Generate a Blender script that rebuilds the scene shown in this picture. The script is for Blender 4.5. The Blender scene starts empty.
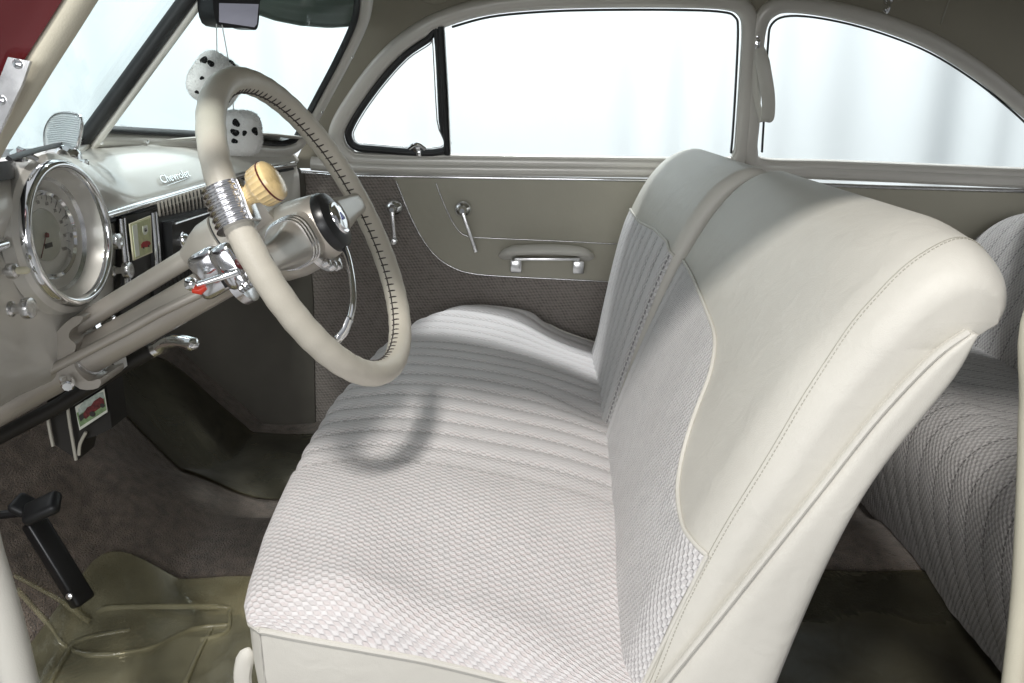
import bpy, bmesh, math, random
import numpy as np
from mathutils import Vector, Matrix, noise
from mathutils.geometry import tessellate_polygon
random.seed(7)
sc = bpy.context.scene
COL = sc.collection
PI = math.pi
R = math.radians
# ------------------------------------------------------------------ camera
FPX = 842.0
cam_d = bpy.data.cameras.new('camera'); cam = bpy.data.objects.new('camera', cam_d); COL.objects.link(cam)
cam.location = (0, -1.42, .90); cam.rotation_euler = (R(90-16.6), 0, R(.52))
cam_d.sensor_width = 36; cam_d.lens = 36*FPX/1024; cam_d.clip_start = .02; cam_d.clip_end = 200
sc.camera = cam
CAM = Vector(cam.location); CM = cam.rotation_euler.to_matrix()
def ray(u, v): return (CM @ Vector(((u-512)/FPX, -(v-341.5)/FPX, -1))).normalized()
def on(u, v, p, n):                     # point of a real plane seen at a place of the photograph
    d = ray(u, v); n = Vector(n); p = Vector(p); return CAM + d*((p-CAM).dot(n)/d.dot(n))
def Py(u, v, y): return on(u, v, (0, y, 0), (0, 1, 0))
def Px(u, v, x): return on(u, v, (x, 0, 0), (1, 0, 0))
def Pz(u, v, z): return on(u, v, (0, 0, z), (0, 0, 1))
def proj(p):
    q = CM.transposed() @ (Vector(p)-CAM); return (512+FPX*q.x/-q.z, 341.5-FPX*q.y/-q.z)
# ------------------------------------------------------------------ materials
def mat(name, col, rough=.5, metal=0, bump=0, bscale=200, vary=0, vscale=8, coat=0, trans=0, spec=.5, emit=None, sheen=0, wr=0, bdist=0):
    m = bpy.data.materials.new(name); m.use_nodes = True; nt = m.node_tree; N = nt.nodes; L = nt.links
    b = N['Principled BSDF']; b.inputs['Base Color'].default_value = (*col, 1)
    b.inputs['Roughness'].default_value = rough; b.inputs['Metallic'].default_value = metal
    b.inputs['Coat Weight'].default_value = coat; b.inputs['Coat Roughness'].default_value = .08
    b.inputs['Specular IOR Level'].default_value = spec
    if name == 'white_plush': b.inputs['Subsurface Weight'].default_value = .6; b.inputs['Subsurface Radius'].default_value = (.02,.02,.02); b.inputs['Subsurface Scale'].default_value = 1
    if sheen: b.inputs['Sheen Weight'].default_value = sheen
    tc = N.new('ShaderNodeTexCoord')
    if vary:
        n = N.new('ShaderNodeTexNoise'); n.inputs['Scale'].default_value = vscale; n.inputs['Detail'].default_value = 5
        L.new(tc.outputs['Object'], n.inputs['Vector'])
        r = N.new('ShaderNodeValToRGB'); r.color_ramp.elements[0].position = .3; r.color_ramp.elements[1].position = .7
        r.color_ramp.elements[0].color = (*[c*(1-vary) for c in col], 1); r.color_ramp.elements[1].color = (*[min(1, c*(1+vary)) for c in col], 1)
        L.new(n.outputs['Fac'], r.inputs['Fac']); L.new(r.outputs['Color'], b.inputs['Base Color'])
        mr = N.new('ShaderNodeMapRange'); mr.inputs['To Min'].default_value = max(.02, rough*.85); mr.inputs['To Max'].default_value = min(1, rough*1.15)
        L.new(n.outputs['Fac'], mr.inputs['Value']); L.new(mr.outputs['Result'], b.inputs['Roughness'])
    if bump and wr:
        n0 = N.new('ShaderNodeTexNoise'); n0.inputs['Scale'].default_value = 28; n0.inputs['Detail'].default_value = 2; n0.inputs['Distortion'].default_value = .8
        L.new(tc.outputs['Object'], n0.inputs['Vector'])
        bp0 = N.new('ShaderNodeBump'); bp0.inputs['Strength'].default_value = wr; bp0.inputs['Distance'].default_value = .006
        L.new(n0.outputs['Fac'], bp0.inputs['Height'])
    if bump:
        n = N.new('ShaderNodeTexNoise'); n.inputs['Scale'].default_value = bscale; n.inputs['Detail'].default_value = 3
        L.new(tc.outputs['Object'], n.inputs['Vector'])
        bp = N.new('ShaderNodeBump'); bp.inputs['Strength'].default_value = bump; bp.inputs['Distance'].default_value = .002
        L.new(n.outputs['Fac'], bp.inputs['Height']); L.new(bp.outputs['Normal'], b.inputs['Normal'])
        if wr: L.new(bp0.outputs['Normal'], bp.inputs['Normal'])
        if bdist: bp.inputs['Distance'].default_value = bdist
    return m
def glassmat(name, tint, gloss, rough=.02):
    m = bpy.data.materials.new(name); m.use_nodes = True; nt = m.node_tree; N = nt.nodes; L = nt.links
    N.clear(); o = N.new('ShaderNodeOutputMaterial'); mx = N.new('ShaderNodeMixShader')
    t = N.new('ShaderNodeBsdfTransparent'); t.inputs['Color'].default_value = (*tint, 1)
    g = N.new('ShaderNodeBsdfGlossy'); g.inputs['Roughness'].default_value = rough
    lw = N.new('ShaderNodeLayerWeight'); lw.inputs['Blend'].default_value = .5
    pw = N.new('ShaderNodeMath'); pw.operation = 'POWER'; pw.inputs[1].default_value = 5; L.new(lw.outputs['Facing'], pw.inputs[0])
    ma = N.new('ShaderNodeMath'); ma.operation = 'MULTIPLY_ADD'; ma.inputs[1].default_value = .12; ma.inputs[2].default_value = gloss; L.new(pw.outputs[0], ma.inputs[0])
    L.new(ma.outputs[0], mx.inputs[0]); L.new(t.outputs[0], mx.inputs[1]); L.new(g.outputs[0], mx.inputs[2]); L.new(mx.outputs[0], o.inputs[0])
    return m
def weave(name, c1, c2, cm, cw=.011, ch=.0065, bump=.6, pleat=0, y0=0, rough=.85, mortar=.10, ymin=-9, seamc=.5, mid=1):
    """block-weave cloth in metres of UV; pleat = spacing of stitched channels across V"""
    m = bpy.data.materials.new(name); m.use_nodes = True; nt = m.node_tree; N = nt.nodes; L = nt.links
    b = N['Principled BSDF']; b.inputs['Roughness'].default_value = rough; b.inputs['Sheen Weight'].default_value = .15
    b.inputs['Specular IOR Level'].default_value = .25
    uv = N.new('ShaderNodeUVMap'); uv.uv_map = 'UVMap'
    # slight wobble
    nz = N.new('ShaderNodeTexNoise'); nz.inputs['Scale'].default_value = 25; L.new(uv.outputs[0], nz.inputs['Vector'])
    add = N.new('ShaderNodeVectorMath'); add.operation = 'MULTIPLY_ADD'; add.inputs[1].default_value = (.006, .006, 0)
    L.new(nz.outputs['Color'], add.inputs[0]); L.new(uv.outputs[0], add.inputs[2])
    sxy = N.new('ShaderNodeSeparateXYZ'); L.new(add.outputs[0], sxy.inputs[0])
    def sn(sock, per):
        a_ = N.new('ShaderNodeMath'); a_.operation = 'MULTIPLY'; a_.inputs[1].default_value = PI/per; L.new(sock, a_.inputs[0])
        b_ = N.new('ShaderNodeMath'); b_.operation = 'SINE'; L.new(a_.outputs[0], b_.inputs[0]); return b_.outputs[0]
    pr = N.new('ShaderNodeMath'); pr.operation = 'MULTIPLY'; L.new(sn(sxy.outputs['X'], cw), pr.inputs[0]); L.new(sn(sxy.outputs['Y'], ch), pr.inputs[1])
    ht = N.new('ShaderNodeMapRange'); ht.interpolation_type = 'SMOOTHSTEP'; ht.inputs['From Min'].default_value = -.45; ht.inputs['From Max'].default_value = .45; L.new(pr.outputs[0], ht.inputs['Value'])
    cn = N.new('ShaderNodeTexNoise'); cn.inputs['Scale'].default_value = 60; L.new(uv.outputs[0], cn.inputs['Vector'])
    cmx = N.new('ShaderNodeMix'); cmx.data_type = 'RGBA'; cmx.inputs['A'].default_value = (*c2, 1); cmx.inputs['B'].default_value = (*cm, 1)
    cnr = N.new('ShaderNodeMapRange'); cnr.inputs['From Min'].default_value = .4; cnr.inputs['From Max'].default_value = .65; L.new(cn.outputs['Fac'], cnr.inputs['Value']); L.new(cnr.outputs[0], cmx.inputs['Factor'])
    br = N.new('ShaderNodeMix'); br.data_type = 'RGBA'; L.new(ht.outputs[0], br.inputs['Factor']); L.new(cmx.outputs['Result'], br.inputs['A']); br.inputs['B'].default_value = (*c1, 1)
    fn = N.new('ShaderNodeTexNoise'); fn.inputs['Scale'].default_value = 900; L.new(uv.outputs[0], fn.inputs['Vector'])
    big = N.new('ShaderNodeTexNoise'); big.inputs['Scale'].default_value = 9; L.new(uv.outputs[0], big.inputs['Vector'])
    col = br.outputs['Result']; height = ht.outputs[0]
    if pleat:
        sx = N.new('ShaderNodeSeparateXYZ'); L.new(uv.outputs[0], sx.inputs[0])
        s = N.new('ShaderNodeMath'); s.operation = 'SUBTRACT'; s.inputs[1].default_value = y0; L.new(sx.outputs['Y'], s.inputs[0])
        pp = N.new('ShaderNodeMath'); pp.operation = 'PINGPONG'; pp.inputs[1].default_value = pleat/2; L.new(s.outputs[0], pp.inputs[0])  # 0 at seam .. pleat/2 mid
        sm = N.new('ShaderNodeMapRange'); sm.interpolation_type = 'SMOOTHSTEP'; sm.inputs['From Min'].default_value = pleat*.17; sm.inputs['From Max'].default_value = pleat*.3
        L.new(pp.outputs[0], sm.inputs['Value'])
        reg = N.new('ShaderNodeMapRange'); reg.inputs['From Min'].default_value = ymin-.04; reg.inputs['From Max'].default_value = ymin+.04; L.new(sx.outputs['Y'], reg.inputs['Value'])
        mm_ = N.new('ShaderNodeMath'); mm_.operation = 'MULTIPLY'; L.new(sm.outputs[0], mm_.inputs[0]); L.new(reg.outputs[0], mm_.inputs[1])
        mm = N.new('ShaderNodeMath'); mm.operation = 'MULTIPLY'; mm.inputs[1].default_value = mid; L.new(mm_.outputs[0], mm.inputs[0])
        mix = N.new('ShaderNodeMix'); mix.data_type = 'RGBA'; L.new(mm.outputs[0], mix.inputs['Factor'])
        L.new(col, mix.inputs['A']); mix.inputs['B'].default_value = (*[(a*.8+b_*.2) for a, b_ in zip(c1, cm)], 1)
        # stitched thread: dashes right at the seam
        seam = N.new('ShaderNodeMapRange'); seam.inputs['From Min'].default_value = .0022; seam.inputs['From Max'].default_value = .0008; L.new(pp.outputs[0], seam.inputs['Value'])
        wv = N.new('ShaderNodeMath'); wv.operation = 'PINGPONG'; wv.inputs[1].default_value = .0045; L.new(sx.outputs['X'], wv.inputs[0])
        dd = N.new('ShaderNodeMapRange'); dd.inputs['From Min'].default_value = .0008; dd.inputs['From Max'].default_value = .0018; L.new(wv.outputs[0], dd.inputs['Value'])
        m3 = N.new('ShaderNodeMath'); m3.operation = 'MULTIPLY'; L.new(seam.outputs[0], m3.inputs[0]); L.new(dd.outputs[0], m3.inputs[1])
        m4 = N.new('ShaderNodeMath'); m4.operation = 'MULTIPLY'; L.new(m3.outputs[0], m4.inputs[0]); L.new(reg.outputs[0], m4.inputs[1])
        mix2 = N.new('ShaderNodeMix'); mix2.data_type = 'RGBA'; L.new(m4.outputs[0], mix2.inputs['Factor']); L.new(mix.outputs['Result'], mix2.inputs['A'])
        mix2.inputs['B'].default_value = (*[c*seamc for c in cm], 1)
        col = mix2.outputs['Result']
        h2 = N.new('ShaderNodeMix'); h2.data_type = 'FLOAT'; L.new(mm.outputs[0], h2.inputs['Factor']); L.new(height, h2.inputs['A']); h2.inputs['B'].default_value = .8
        height = h2.outputs['Result']
    hv = N.new('ShaderNodeMath'); hv.operation = 'MULTIPLY_ADD'; hv.inputs[1].default_value = .35; L.new(fn.outputs['Fac'], hv.inputs[0]); L.new(height, hv.inputs[2])
    bp = N.new('ShaderNodeBump'); bp.inputs['Strength'].default_value = bump; bp.inputs['Distance'].default_value = .0016
    L.new(hv.outputs[0], bp.inputs['Height']); L.new(bp.outputs['Normal'], b.inputs['Normal'])
    hs = N.new('ShaderNodeHueSaturation'); mr = N.new('ShaderNodeMapRange'); mr.inputs['To Min'].default_value = .9; mr.inputs['To Max'].default_value = 1.08
    L.new(big.outputs['Fac'], mr.inputs['Value']); L.new(mr.outputs[0], hs.inputs['Value']); L.new(col, hs.inputs['Color'])
    L.new(hs.outputs[0], b.inputs['Base Color'])
    return m
M = dict(
 paint=mat('beige_metallic_paint', (.68,.66,.61), .36, .25, bump=.02, bscale=2500, vary=.05, vscale=4, coat=.5),
 paint_flat=mat('beige_enamel', (.52,.50,.43), .38, .0, vary=.04, coat=.3),
 column=mat('column_paint', (.47,.435,.385), .36, .35, vary=.06, vscale=14, coat=.3),
 chrome=mat('chrome', (.86,.87,.88), .09, 1, vary=.03, vscale=40),
 satin=mat('satin_chrome', (.80,.80,.82), .16, 1),
 chrome_dull=mat('worn_chrome', (.74,.74,.74), .24, 1, vary=.15, vscale=60),
 leather=mat('cream_leather', (.61,.59,.535), .46, 0, bump=.2, bscale=900, vary=.045, vscale=7, spec=.42, wr=.2),
 leather2=mat('grey_cream_leather', (.60,.585,.53), .42, 0, bump=.12, bscale=700, vary=.04, vscale=5, spec=.45),
 rimleather=mat('wheel_cover_leather', (.58,.545,.465), .42, 0, bump=.2, bscale=500, vary=.07, vscale=9, spec=.45, wr=.15),
 stitch=mat('dark_lacing', (.06,.05,.045), .7),
 thread=mat('cream_thread', (.40,.385,.33), .8),
 vinyl=mat('olive_beige_vinyl', (.405,.385,.31), .5, 0, bump=.2, bscale=900, vary=.05, vscale=5, wr=.12),
 headliner=mat('headliner_cloth', (.33,.31,.25), .9, 0, bump=.25, bscale=1500, vary=.05, vscale=3, spec=.2),
 garnish=mat('garnish_paint', (.66,.64,.59), .33, .12, vary=.04, vscale=5, coat=.4),
 rubber=mat('black_rubber', (.018,.019,.02), .45, vary=.2, vscale=30),
 black=mat('black_plastic', (.012,.012,.013), .3, vary=.2),
 dark=mat('dark_metal', (.03,.028,.025), .5, .3, vary=.2),
 carpet=mat('brown_grey_carpet', (.175,.140,.113), .97, 0, bump=1, bscale=300, vary=.33, vscale=48, spec=.1, sheen=.3, bdist=.006),
 kick=mat('kick_board', (.10,.092,.075), .6, vary=.12),
 red=mat('dark_red_paint', (.13,.004,.007), .12, .2, coat=1, vary=.08),
 windlace=mat('cream_windlace', (.60,.565,.45), .55, bump=.15, bscale=700, vary=.05),
 ivory=mat('ivory_marbled', (.72,.54,.27), .28, 0, vary=.35, vscale=45, coat=.6),
 ivory2=mat('ivory_plain', (.72,.68,.50), .35),
 maroon=mat('maroon_band', (.10,.01,.01), .3),
 orange=mat('orange_red_plastic', (.85,.06,.025), .3),
 white=mat('white_enamel', (.8,.8,.78), .4, vary=.04),
 fuzz=mat('white_plush', (.90,.90,.88), 1, 0, bump=1, bscale=260, vary=.04, spec=.1, sheen=.5),
 pip=mat('black_plush', (.01,.01,.01), 1, 0, bump=1, bscale=300),
 dial=mat('dial_face', (.70,.68,.62), .35, vary=.06, vscale=25),
 dial2=mat('dial_centre', (.50,.50,.42), .3, vary=.12, vscale=40),
 printm=mat('card_print_maroon', (.15,.02,.02), .5, vary=.6, vscale=220),
 ink_grey=mat('faded_ink', (.33,.31,.28), .5),
 ink=mat('dark_ink', (.04,.035,.03), .5),
 blue=mat('blue_enamel', (.01,.02,.18), .3), yellow=mat('yellow_enamel', (.65,.45,.05), .4),
 paperg=mat('printed_map_green', (.52,.54,.30), .5, vary=.18, vscale=90), paperw=mat('card_white', (.75,.77,.68), .5, vary=.06, vscale=80),
 printg=mat('card_print_green', (.22,.33,.16), .5, vary=.3, vscale=150), printr=mat('card_print_red', (.33,.02,.02), .5, vary=.2, vscale=120),
 mirror=mat('mirror_glass', (.80,.80,.92), .02, 1),
 grey=mat('studio_floor', (.30,.30,.30), .5, vary=.15, vscale=2),
 glass=glassmat('clear_glass', (.98,.99,.99), .02), wglass=glassmat('windshield_glass', (.95,.99,.99), .02),
 dglass=glassmat('dial_glass', (.97,.97,.97), .04),
 visor=mat('green_grey_visor', (.17,.20,.175), .5, vary=.1),
 lens=mat('prism_plastic', (.62,.66,.68), .12, 0, coat=1),
)
def matmat(nm, dc, tc_, rg):
    m = bpy.data.materials.new(nm); m.use_nodes = True; nt = m.node_tree; N = nt.nodes; L = nt.links
    N.clear(); o = N.new('ShaderNodeOutputMaterial'); mx = N.new('ShaderNodeMixShader'); mx2 = N.new('ShaderNodeMixShader')
    t = N.new('ShaderNodeBsdfTransparent'); t.inputs['Color'].default_value = (*tc_, 1)
    d = N.new('ShaderNodeBsdfDiffuse'); d.inputs['Color'].default_value = (*dc, 1)
    g = N.new('ShaderNodeBsdfGlossy'); g.inputs['Roughness'].default_value = rg
    tc = N.new('ShaderNodeTexCoord'); n = N.new('ShaderNodeTexNoise'); n.inputs['Scale'].default_value = 14; n.inputs['Detail'].default_value = 4; n.inputs['Distortion'].default_value = 1.2
    L.new(tc.outputs['Object'], n.inputs['Vector'])
    mr = N.new('ShaderNodeMapRange'); mr.inputs['From Min'].default_value = .35; mr.inputs['From Max'].default_value = .7; mr.inputs['To Min'].default_value = .22; mr.inputs['To Max'].default_value = .40
    L.new(n.outputs['Fac'], mr.inputs['Value'])
    L.new(mr.outputs[0], mx.inputs[0]); L.new(t.outputs[0], mx.inputs[1]); L.new(d.outputs[0], mx.inputs[2])
    f = N.new('ShaderNodeFresnel'); f.inputs['IOR'].default_value = 1.45
    bp = N.new('ShaderNodeBump'); bp.inputs['Strength'].default_value = .3; bp.inputs['Distance'].default_value = .004; L.new(n.outputs['Fac'], bp.inputs['Height'])
    L.new(bp.outputs[0], g.inputs['Normal']); L.new(bp.outputs[0], f.inputs['Normal'])
    L.new(f.outputs[0], mx2.inputs[0]); L.new(mx.outputs[0], mx2.inputs[1]); L.new(g.outputs[0], mx2.inputs[2]); L.new(mx2.outputs[0], o.inputs[0])
    return m
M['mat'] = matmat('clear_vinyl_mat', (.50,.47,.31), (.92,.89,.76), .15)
M['mat_shaded'] = matmat('shaded_vinyl_mat', (.085,.08,.055), (.6,.57,.45), .4)  # darker copy of the clear vinyl, footwell shade put into its colour
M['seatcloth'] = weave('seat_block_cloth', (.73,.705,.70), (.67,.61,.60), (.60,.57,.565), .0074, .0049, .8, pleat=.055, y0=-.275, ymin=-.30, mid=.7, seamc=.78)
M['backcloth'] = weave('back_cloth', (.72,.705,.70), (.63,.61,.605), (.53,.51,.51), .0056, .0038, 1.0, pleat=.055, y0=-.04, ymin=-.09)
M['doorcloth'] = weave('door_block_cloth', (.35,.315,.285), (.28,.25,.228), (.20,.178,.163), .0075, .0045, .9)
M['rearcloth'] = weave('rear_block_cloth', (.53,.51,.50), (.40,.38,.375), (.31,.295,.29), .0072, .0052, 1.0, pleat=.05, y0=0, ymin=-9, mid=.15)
# ------------------------------------------------------------------ object helpers
def rootloc(p):
    v = Vector((0,0,0))
    while p is not None: v += p.location; p = p.parent
    return v
def mk(name, geo, m, parent=None, smooth=True, angle=38, uv=None):
    verts, faces = geo[0], geo[1]
    off = rootloc(parent)
    me = bpy.data.meshes.new(name)
    if parent is None:
        off = sum((Vector(v) for v in verts), Vector())/max(1, len(verts))
    me.from_pydata([tuple(Vector(v)-off) for v in verts], [], faces)
    bm = bmesh.new(); bm.from_mesh(me); bmesh.ops.recalc_face_normals(bm, faces=bm.faces)
    bm.to_mesh(me); bm.free()
    if uv is not None:
        ul = me.uv_layers.new(name='UVMap')
        for lp in me.loops: ul.data[lp.index].uv = uv[lp.vertex_index]
    me.materials.append(M[m] if isinstance(m, str) else m)
    if smooth:
        for p in me.polygons: p.use_smooth = True
        me.set_sharp_from_angle(angle=R(angle))
    o = bpy.data.objects.new(name, me); COL.objects.link(o)
    o.parent = parent
    if parent is None: o.location = off
    return o
def tag(o, label=None, cat=None, group=None, kind=None):
    if label: o['label'] = label
    if cat: o['category'] = cat
    if group: o['group'] = group
    if kind: o['kind'] = kind
    return o
def thing(name, loc, label, cat, group=None):
    o = bpy.data.objects.new(name, None); COL.objects.link(o); o.location = loc; o.empty_display_size = .05
    return tag(o, label, cat, group)
def join(*gs):
    V, F = [], []
    for g in gs:
        k = len(V); V += list(g[0]); F += [tuple(i+k for i in f) for f in g[1]]
    return V, F
def cr(pts, n=8, closed=False):         # Catmull-Rom through points
    P = [Vector(p) for p in pts]; out = []; m = len(P)
    for i in range(m if closed else m-1):
        if closed: a, b, c, d = P[i-1], P[i], P[(i+1) % m], P[(i+2) % m]
        else: a, b, c, d = P[max(i-1, 0)], P[i], P[i+1], P[min(i+2, m-1)]
        for k in range(n):
            t = k/n
            out.append(.5*((2*b)+(c-a)*t+(2*a-5*b+4*c-d)*t*t+(3*b-a-3*c+d)*t**3))
    if not closed: out.append(P[-1])
    return out
def frames(P, closed):
    n = len(P); T = []
    for i in range(n):
        a = P[i-1] if (closed or i > 0) else P[i]; b = P[(i+1) % n] if (closed or i < n-1) else P[i]
        T.append((b-a).normalized())
    return T
def tube(pts, r, n=10, closed=False, sy=1, ref=None):
    P = [Vector(p) for p in pts]; T = frames(P, closed)
    N = ref and Vector(ref) or (Vector((0,0,1)) if abs(T[0].z) < .9 else Vector((1,0,0)))
    V, F = [], []
    for i, p in enumerate(P):
        if ref: N = Vector(ref)
        N = (N-T[i]*N.dot(T[i])).normalized(); B = T[i].cross(N)
        rr = r[i] if isinstance(r, (list, tuple)) else r
        for k in range(n):
            a = 2*PI*k/n; V.append(p+N*math.cos(a)*rr+B*math.sin(a)*rr*sy)
    m = len(P)
    for i in range(m if closed else m-1):
        j = (i+1) % m
        for k in range(n): F.append((i*n+k, i*n+(k+1) % n, j*n+(k+1) % n, j*n+k))
    if not closed: F.append(tuple(range(n))[::-1]); F.append(tuple((m-1)*n+k for k in range(n)))
    return V, F
def mould(pts, N, w, h, closed=False, seg=10, full=False, ow=0):   # half-round moulding lying on a surface with normal N
    P = [Vector(p) for p in pts]; T = frames(P, closed); N = Vector(N).normalized(); V, F = [], []
    prof = [(-w/2, -.003)]+[(-w/2*math.cos(PI*k/seg), h*math.sin(PI*k/seg)**.75) for k in range(seg+1)]+[(w/2, -.003)]
    n = len(prof)
    for p, t in zip(P, T):
        B = t.cross(N).normalized()
        for a, b in prof: V.append(p+B*(a+ow)+N*b)
    m = len(P)
    for i in range(m if closed else m-1):
        j = (i+1) % m
        for k in range(n-1): F.append((i*n+k, i*n+k+1, j*n+k+1, j*n+k))
    if not closed: F.append(tuple(range(n))); F.append(tuple((m-1)*n+k for k in range(n))[::-1])
    return V, F
def basis(ax, up=(0,0,1)):
    a = Vector(ax).normalized(); u = Vector(up)
    if abs(a.dot(u.normalized())) > .98: u = Vector((0,1,0))
    x = u.cross(a).normalized(); return x, a.cross(x), a
def lathe(prof, o, ax, n=32, flute=0, nf=12, sx=1, up=(0,0,1)):  # prof: (r, h) along axis
    x, y, a = basis(ax, up); o = Vector(o); V, F = [], []
    for r, h in prof:
        for k in range(n):
            t = 2*PI*k/n; rr = r*(1+(flute*math.cos(nf*t) if flute else 0))
            V.append(o+x*rr*math.cos(t)*sx+y*rr*math.sin(t)+a*h)
    m = len(prof)
    for i in range(m-1):
        for k in range(n): F.append((i*n+k, i*n+(k+1) % n, (i+1)*n+(k+1) % n, (i+1)*n+k))
    F.append(tuple(range(n))[::-1]); F.append(tuple((m-1)*n+k for k in range(n)))
    return V, F
def box(c, s, ax=(1,0,0), ay=(0,1,0), bev=.002, seg=2):
    X = Vector(ax).normalized(); Y = Vector(ay); Y = (Y-X*Y.dot(X)).normalized(); Z = X.cross(Y); c = Vector(c)
    bm = bmesh.new(); bmesh.ops.create_cube(bm, size=1)
    for v in bm.verts: v.co = Vector((v.co.x*s[0], v.co.y*s[1], v.co.z*s[2]))
    if bev: bmesh.ops.bevel(bm, geom=list(bm.edges), offset=min(bev, min(s)*.49), segments=seg, affect='EDGES', profile=.5)
    bm.verts.index_update()
    V = [c+X*v.co.x+Y*v.co.y+Z*v.co.z for v in bm.verts]; F = [tuple(v.index for v in f.verts) for f in bm.faces]; bm.free()
    return V, F
def grid(fn, nu, nv, wrap=False):
    V = [fn(i/(nu-1), j/(nv-1)) for i in range(nu) for j in range(nv)]
    F = [(i*nv+j, i*nv+j+1, (i+1)*nv+j+1, (i+1)*nv+j) for i in range(nu-1) for j in range(nv-1)]
    return V, F
def solid(geo, d):                      # give an open sheet thickness along vector d
    V, F = geo; n = len(V); d = Vector(d); edges = {}
    for f in F:
        for k in range(len(f)):
            a, b = f[k], f[(k+1) % len(f)]; edges[(a, b)] = 1
    V2 = list(V)+[Vector(v)+d for v in V]; F2 = list(F)+[tuple(i+n for i in f[::-1]) for f in F]
    for (a, b) in edges:
        if (b, a) not in edges: F2.append((b, a, a+n, b+n))
    return V2, F2
def panel(outer, holes, N, th):         # flat sheet with openings, th thick along N
    loops = [[Vector(p) for p in outer]]+[[Vector(p) for p in h] for h in holes]
    tris = tessellate_polygon(loops); V = [p for l in loops for p in l]
    d = Vector(N).normalized()*th; n = len(V); V2 = V+[v-d for v in V]
    F = [tuple(t) for t in tris]+[tuple(i+n for i in t[::-1]) for t in tris]
    s = 0
    for l in loops:
        m = len(l)
        for k in range(m): F.append((s+k, s+(k+1) % m, s+(k+1) % m+n, s+k+n))
        s += m
    return V2, F
def lerp(a, b, t): return a+(b-a)*t
_pc = {}
def cached(key, fn):
    if key not in _pc:
        if len(_pc) > 4000: _pc.clear()
        _pc[key] = fn()
    return _pc[key]
def interp(x, xs, ys): return float(np.interp(x, xs, ys))
def sm(t): t = max(0, min(1, t)); return t*t*(3-2*t)

# ================================================================== SETTING
mk('floor_outside', grid(lambda a, b: Vector((-9+18*a, -7+14*b, -.30)), 2, 2), 'grey'); tag(bpy.data.objects['floor_outside'], kind='structure'); bpy.data.objects['floor_outside'].name = 'ground'
# white curtain outside the car, hung in folds
def curtain(a, b):
    t = a*14-7; z = -.28+b*4.4
    f = .035*math.sin(t*7.3+1.1*math.sin(t*1.9))+.02*math.sin(t*17+2*math.sin(t*3.1))+.03*math.sin(t*1.7)
    f *= (1-.25*b)
    return Vector((t-1.0, 3.6+f, z))
M['curtain'] = mat('white_curtain_cloth', (.86,.90,.91), .9, vary=.015, vscale=2, spec=.1)
c = mk('curtain', solid(grid(curtain, 500, 6), (0, .01, 0)), 'curtain'); tag(c, 'white pleated studio curtain hanging beyond the far side windows', 'curtain')
def curtain2(a, b):
    t = a*9-5; z = -.28+b*4.4
    f = .04*math.sin(t*6.1+math.sin(t*2.3))+.02*math.sin(t*15)
    return Vector((-5.2+f, t-.0, z))
c = mk('curtain', solid(grid(curtain2, 300, 6), (-.01, 0, 0)), 'curtain'); tag(c, 'white studio curtain hanging in front of the car, seen through the left windshield pane', 'curtain')
# ---- floor of the car : flat pan, tunnel, toe board
def floorz(x, y):
    z = .03
    tun = math.exp(-(y/.15)**4)*.055
    tr = math.exp(-(((y-.02)/.25)**2))*.26*sm((-.48-x)/.42)
    z = max(z+tun, z+tr)
    if x < -.70: z = max(z, .03+(-.70-x)*1.05+tr*.55)
    return z+.003*math.sin(x*31+y*17)
c = mk('car_floor', grid(lambda a, b: (lambda x, y: Vector((x, y, floorz(x, y))))(-1.15+2.6*a, -.74+1.48*b), 150, 110), 'carpet')
tag(c, kind='structure'); c.name = 'floor'
fw = mk('firewall', box((-1.14, 0, .39), (.04, 1.46, .74), bev=.01), 'kick'); tag(fw, 'dark firewall board at the front of the footwell', 'wall')

# ---- far body side: lower plane y=.72, upper plane leaning inwards
YB, ZB, LEAN = .72, .68, .225
UP = Vector((0, -1, -LEAN)).normalized()          # normal pointing into the car
def SU(u, v, e=0): return on(u, v, Vector((0, YB, ZB))+UP*e, UP)
LOW = Vector((0, -1, 0))
def SL(u, v, e=0): return on(u, v, (0, YB-e, 0), LOW)
door_open = [(346,128),(345,140),(352,149),(372,153),(500,155),(640,157),(722,158),(733,152),(736,130),(740,70),(742,28),(738,14),(725,9),(680,7),(600,7),(540,9),(490,14),(452,24),(420,40),(390,65),(365,97)]
quart_open = [(757,150),(759,120),(762,60),(766,28),(774,16),(790,12),(830,17),(880,30),(930,50),(975,78),(1010,106),(1040,132),(1056,152),(1052,164),(1035,168),(930,164),(830,160),(765,158)]
def grow(pts, d):
    n = len(pts); out = []
    cx = sum(p[0] for p in pts)/n; cy = sum(p[1] for p in pts)/n
    for i in range(n):
        a = Vector(pts[i-1]); b = Vector(pts[(i+1) % n]); t = (b-a).normalized(); nn = Vector((t.y, -t.x)); p = Vector(pts[i])
        if nn.dot(p-Vector((cx, cy))) < 0: nn = -nn
        out.append(tuple(p+nn*d))
    return out
def S3(px, e=0, n=6): return cr([SU(u, v, e) for u, v in px], n, True)

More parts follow.
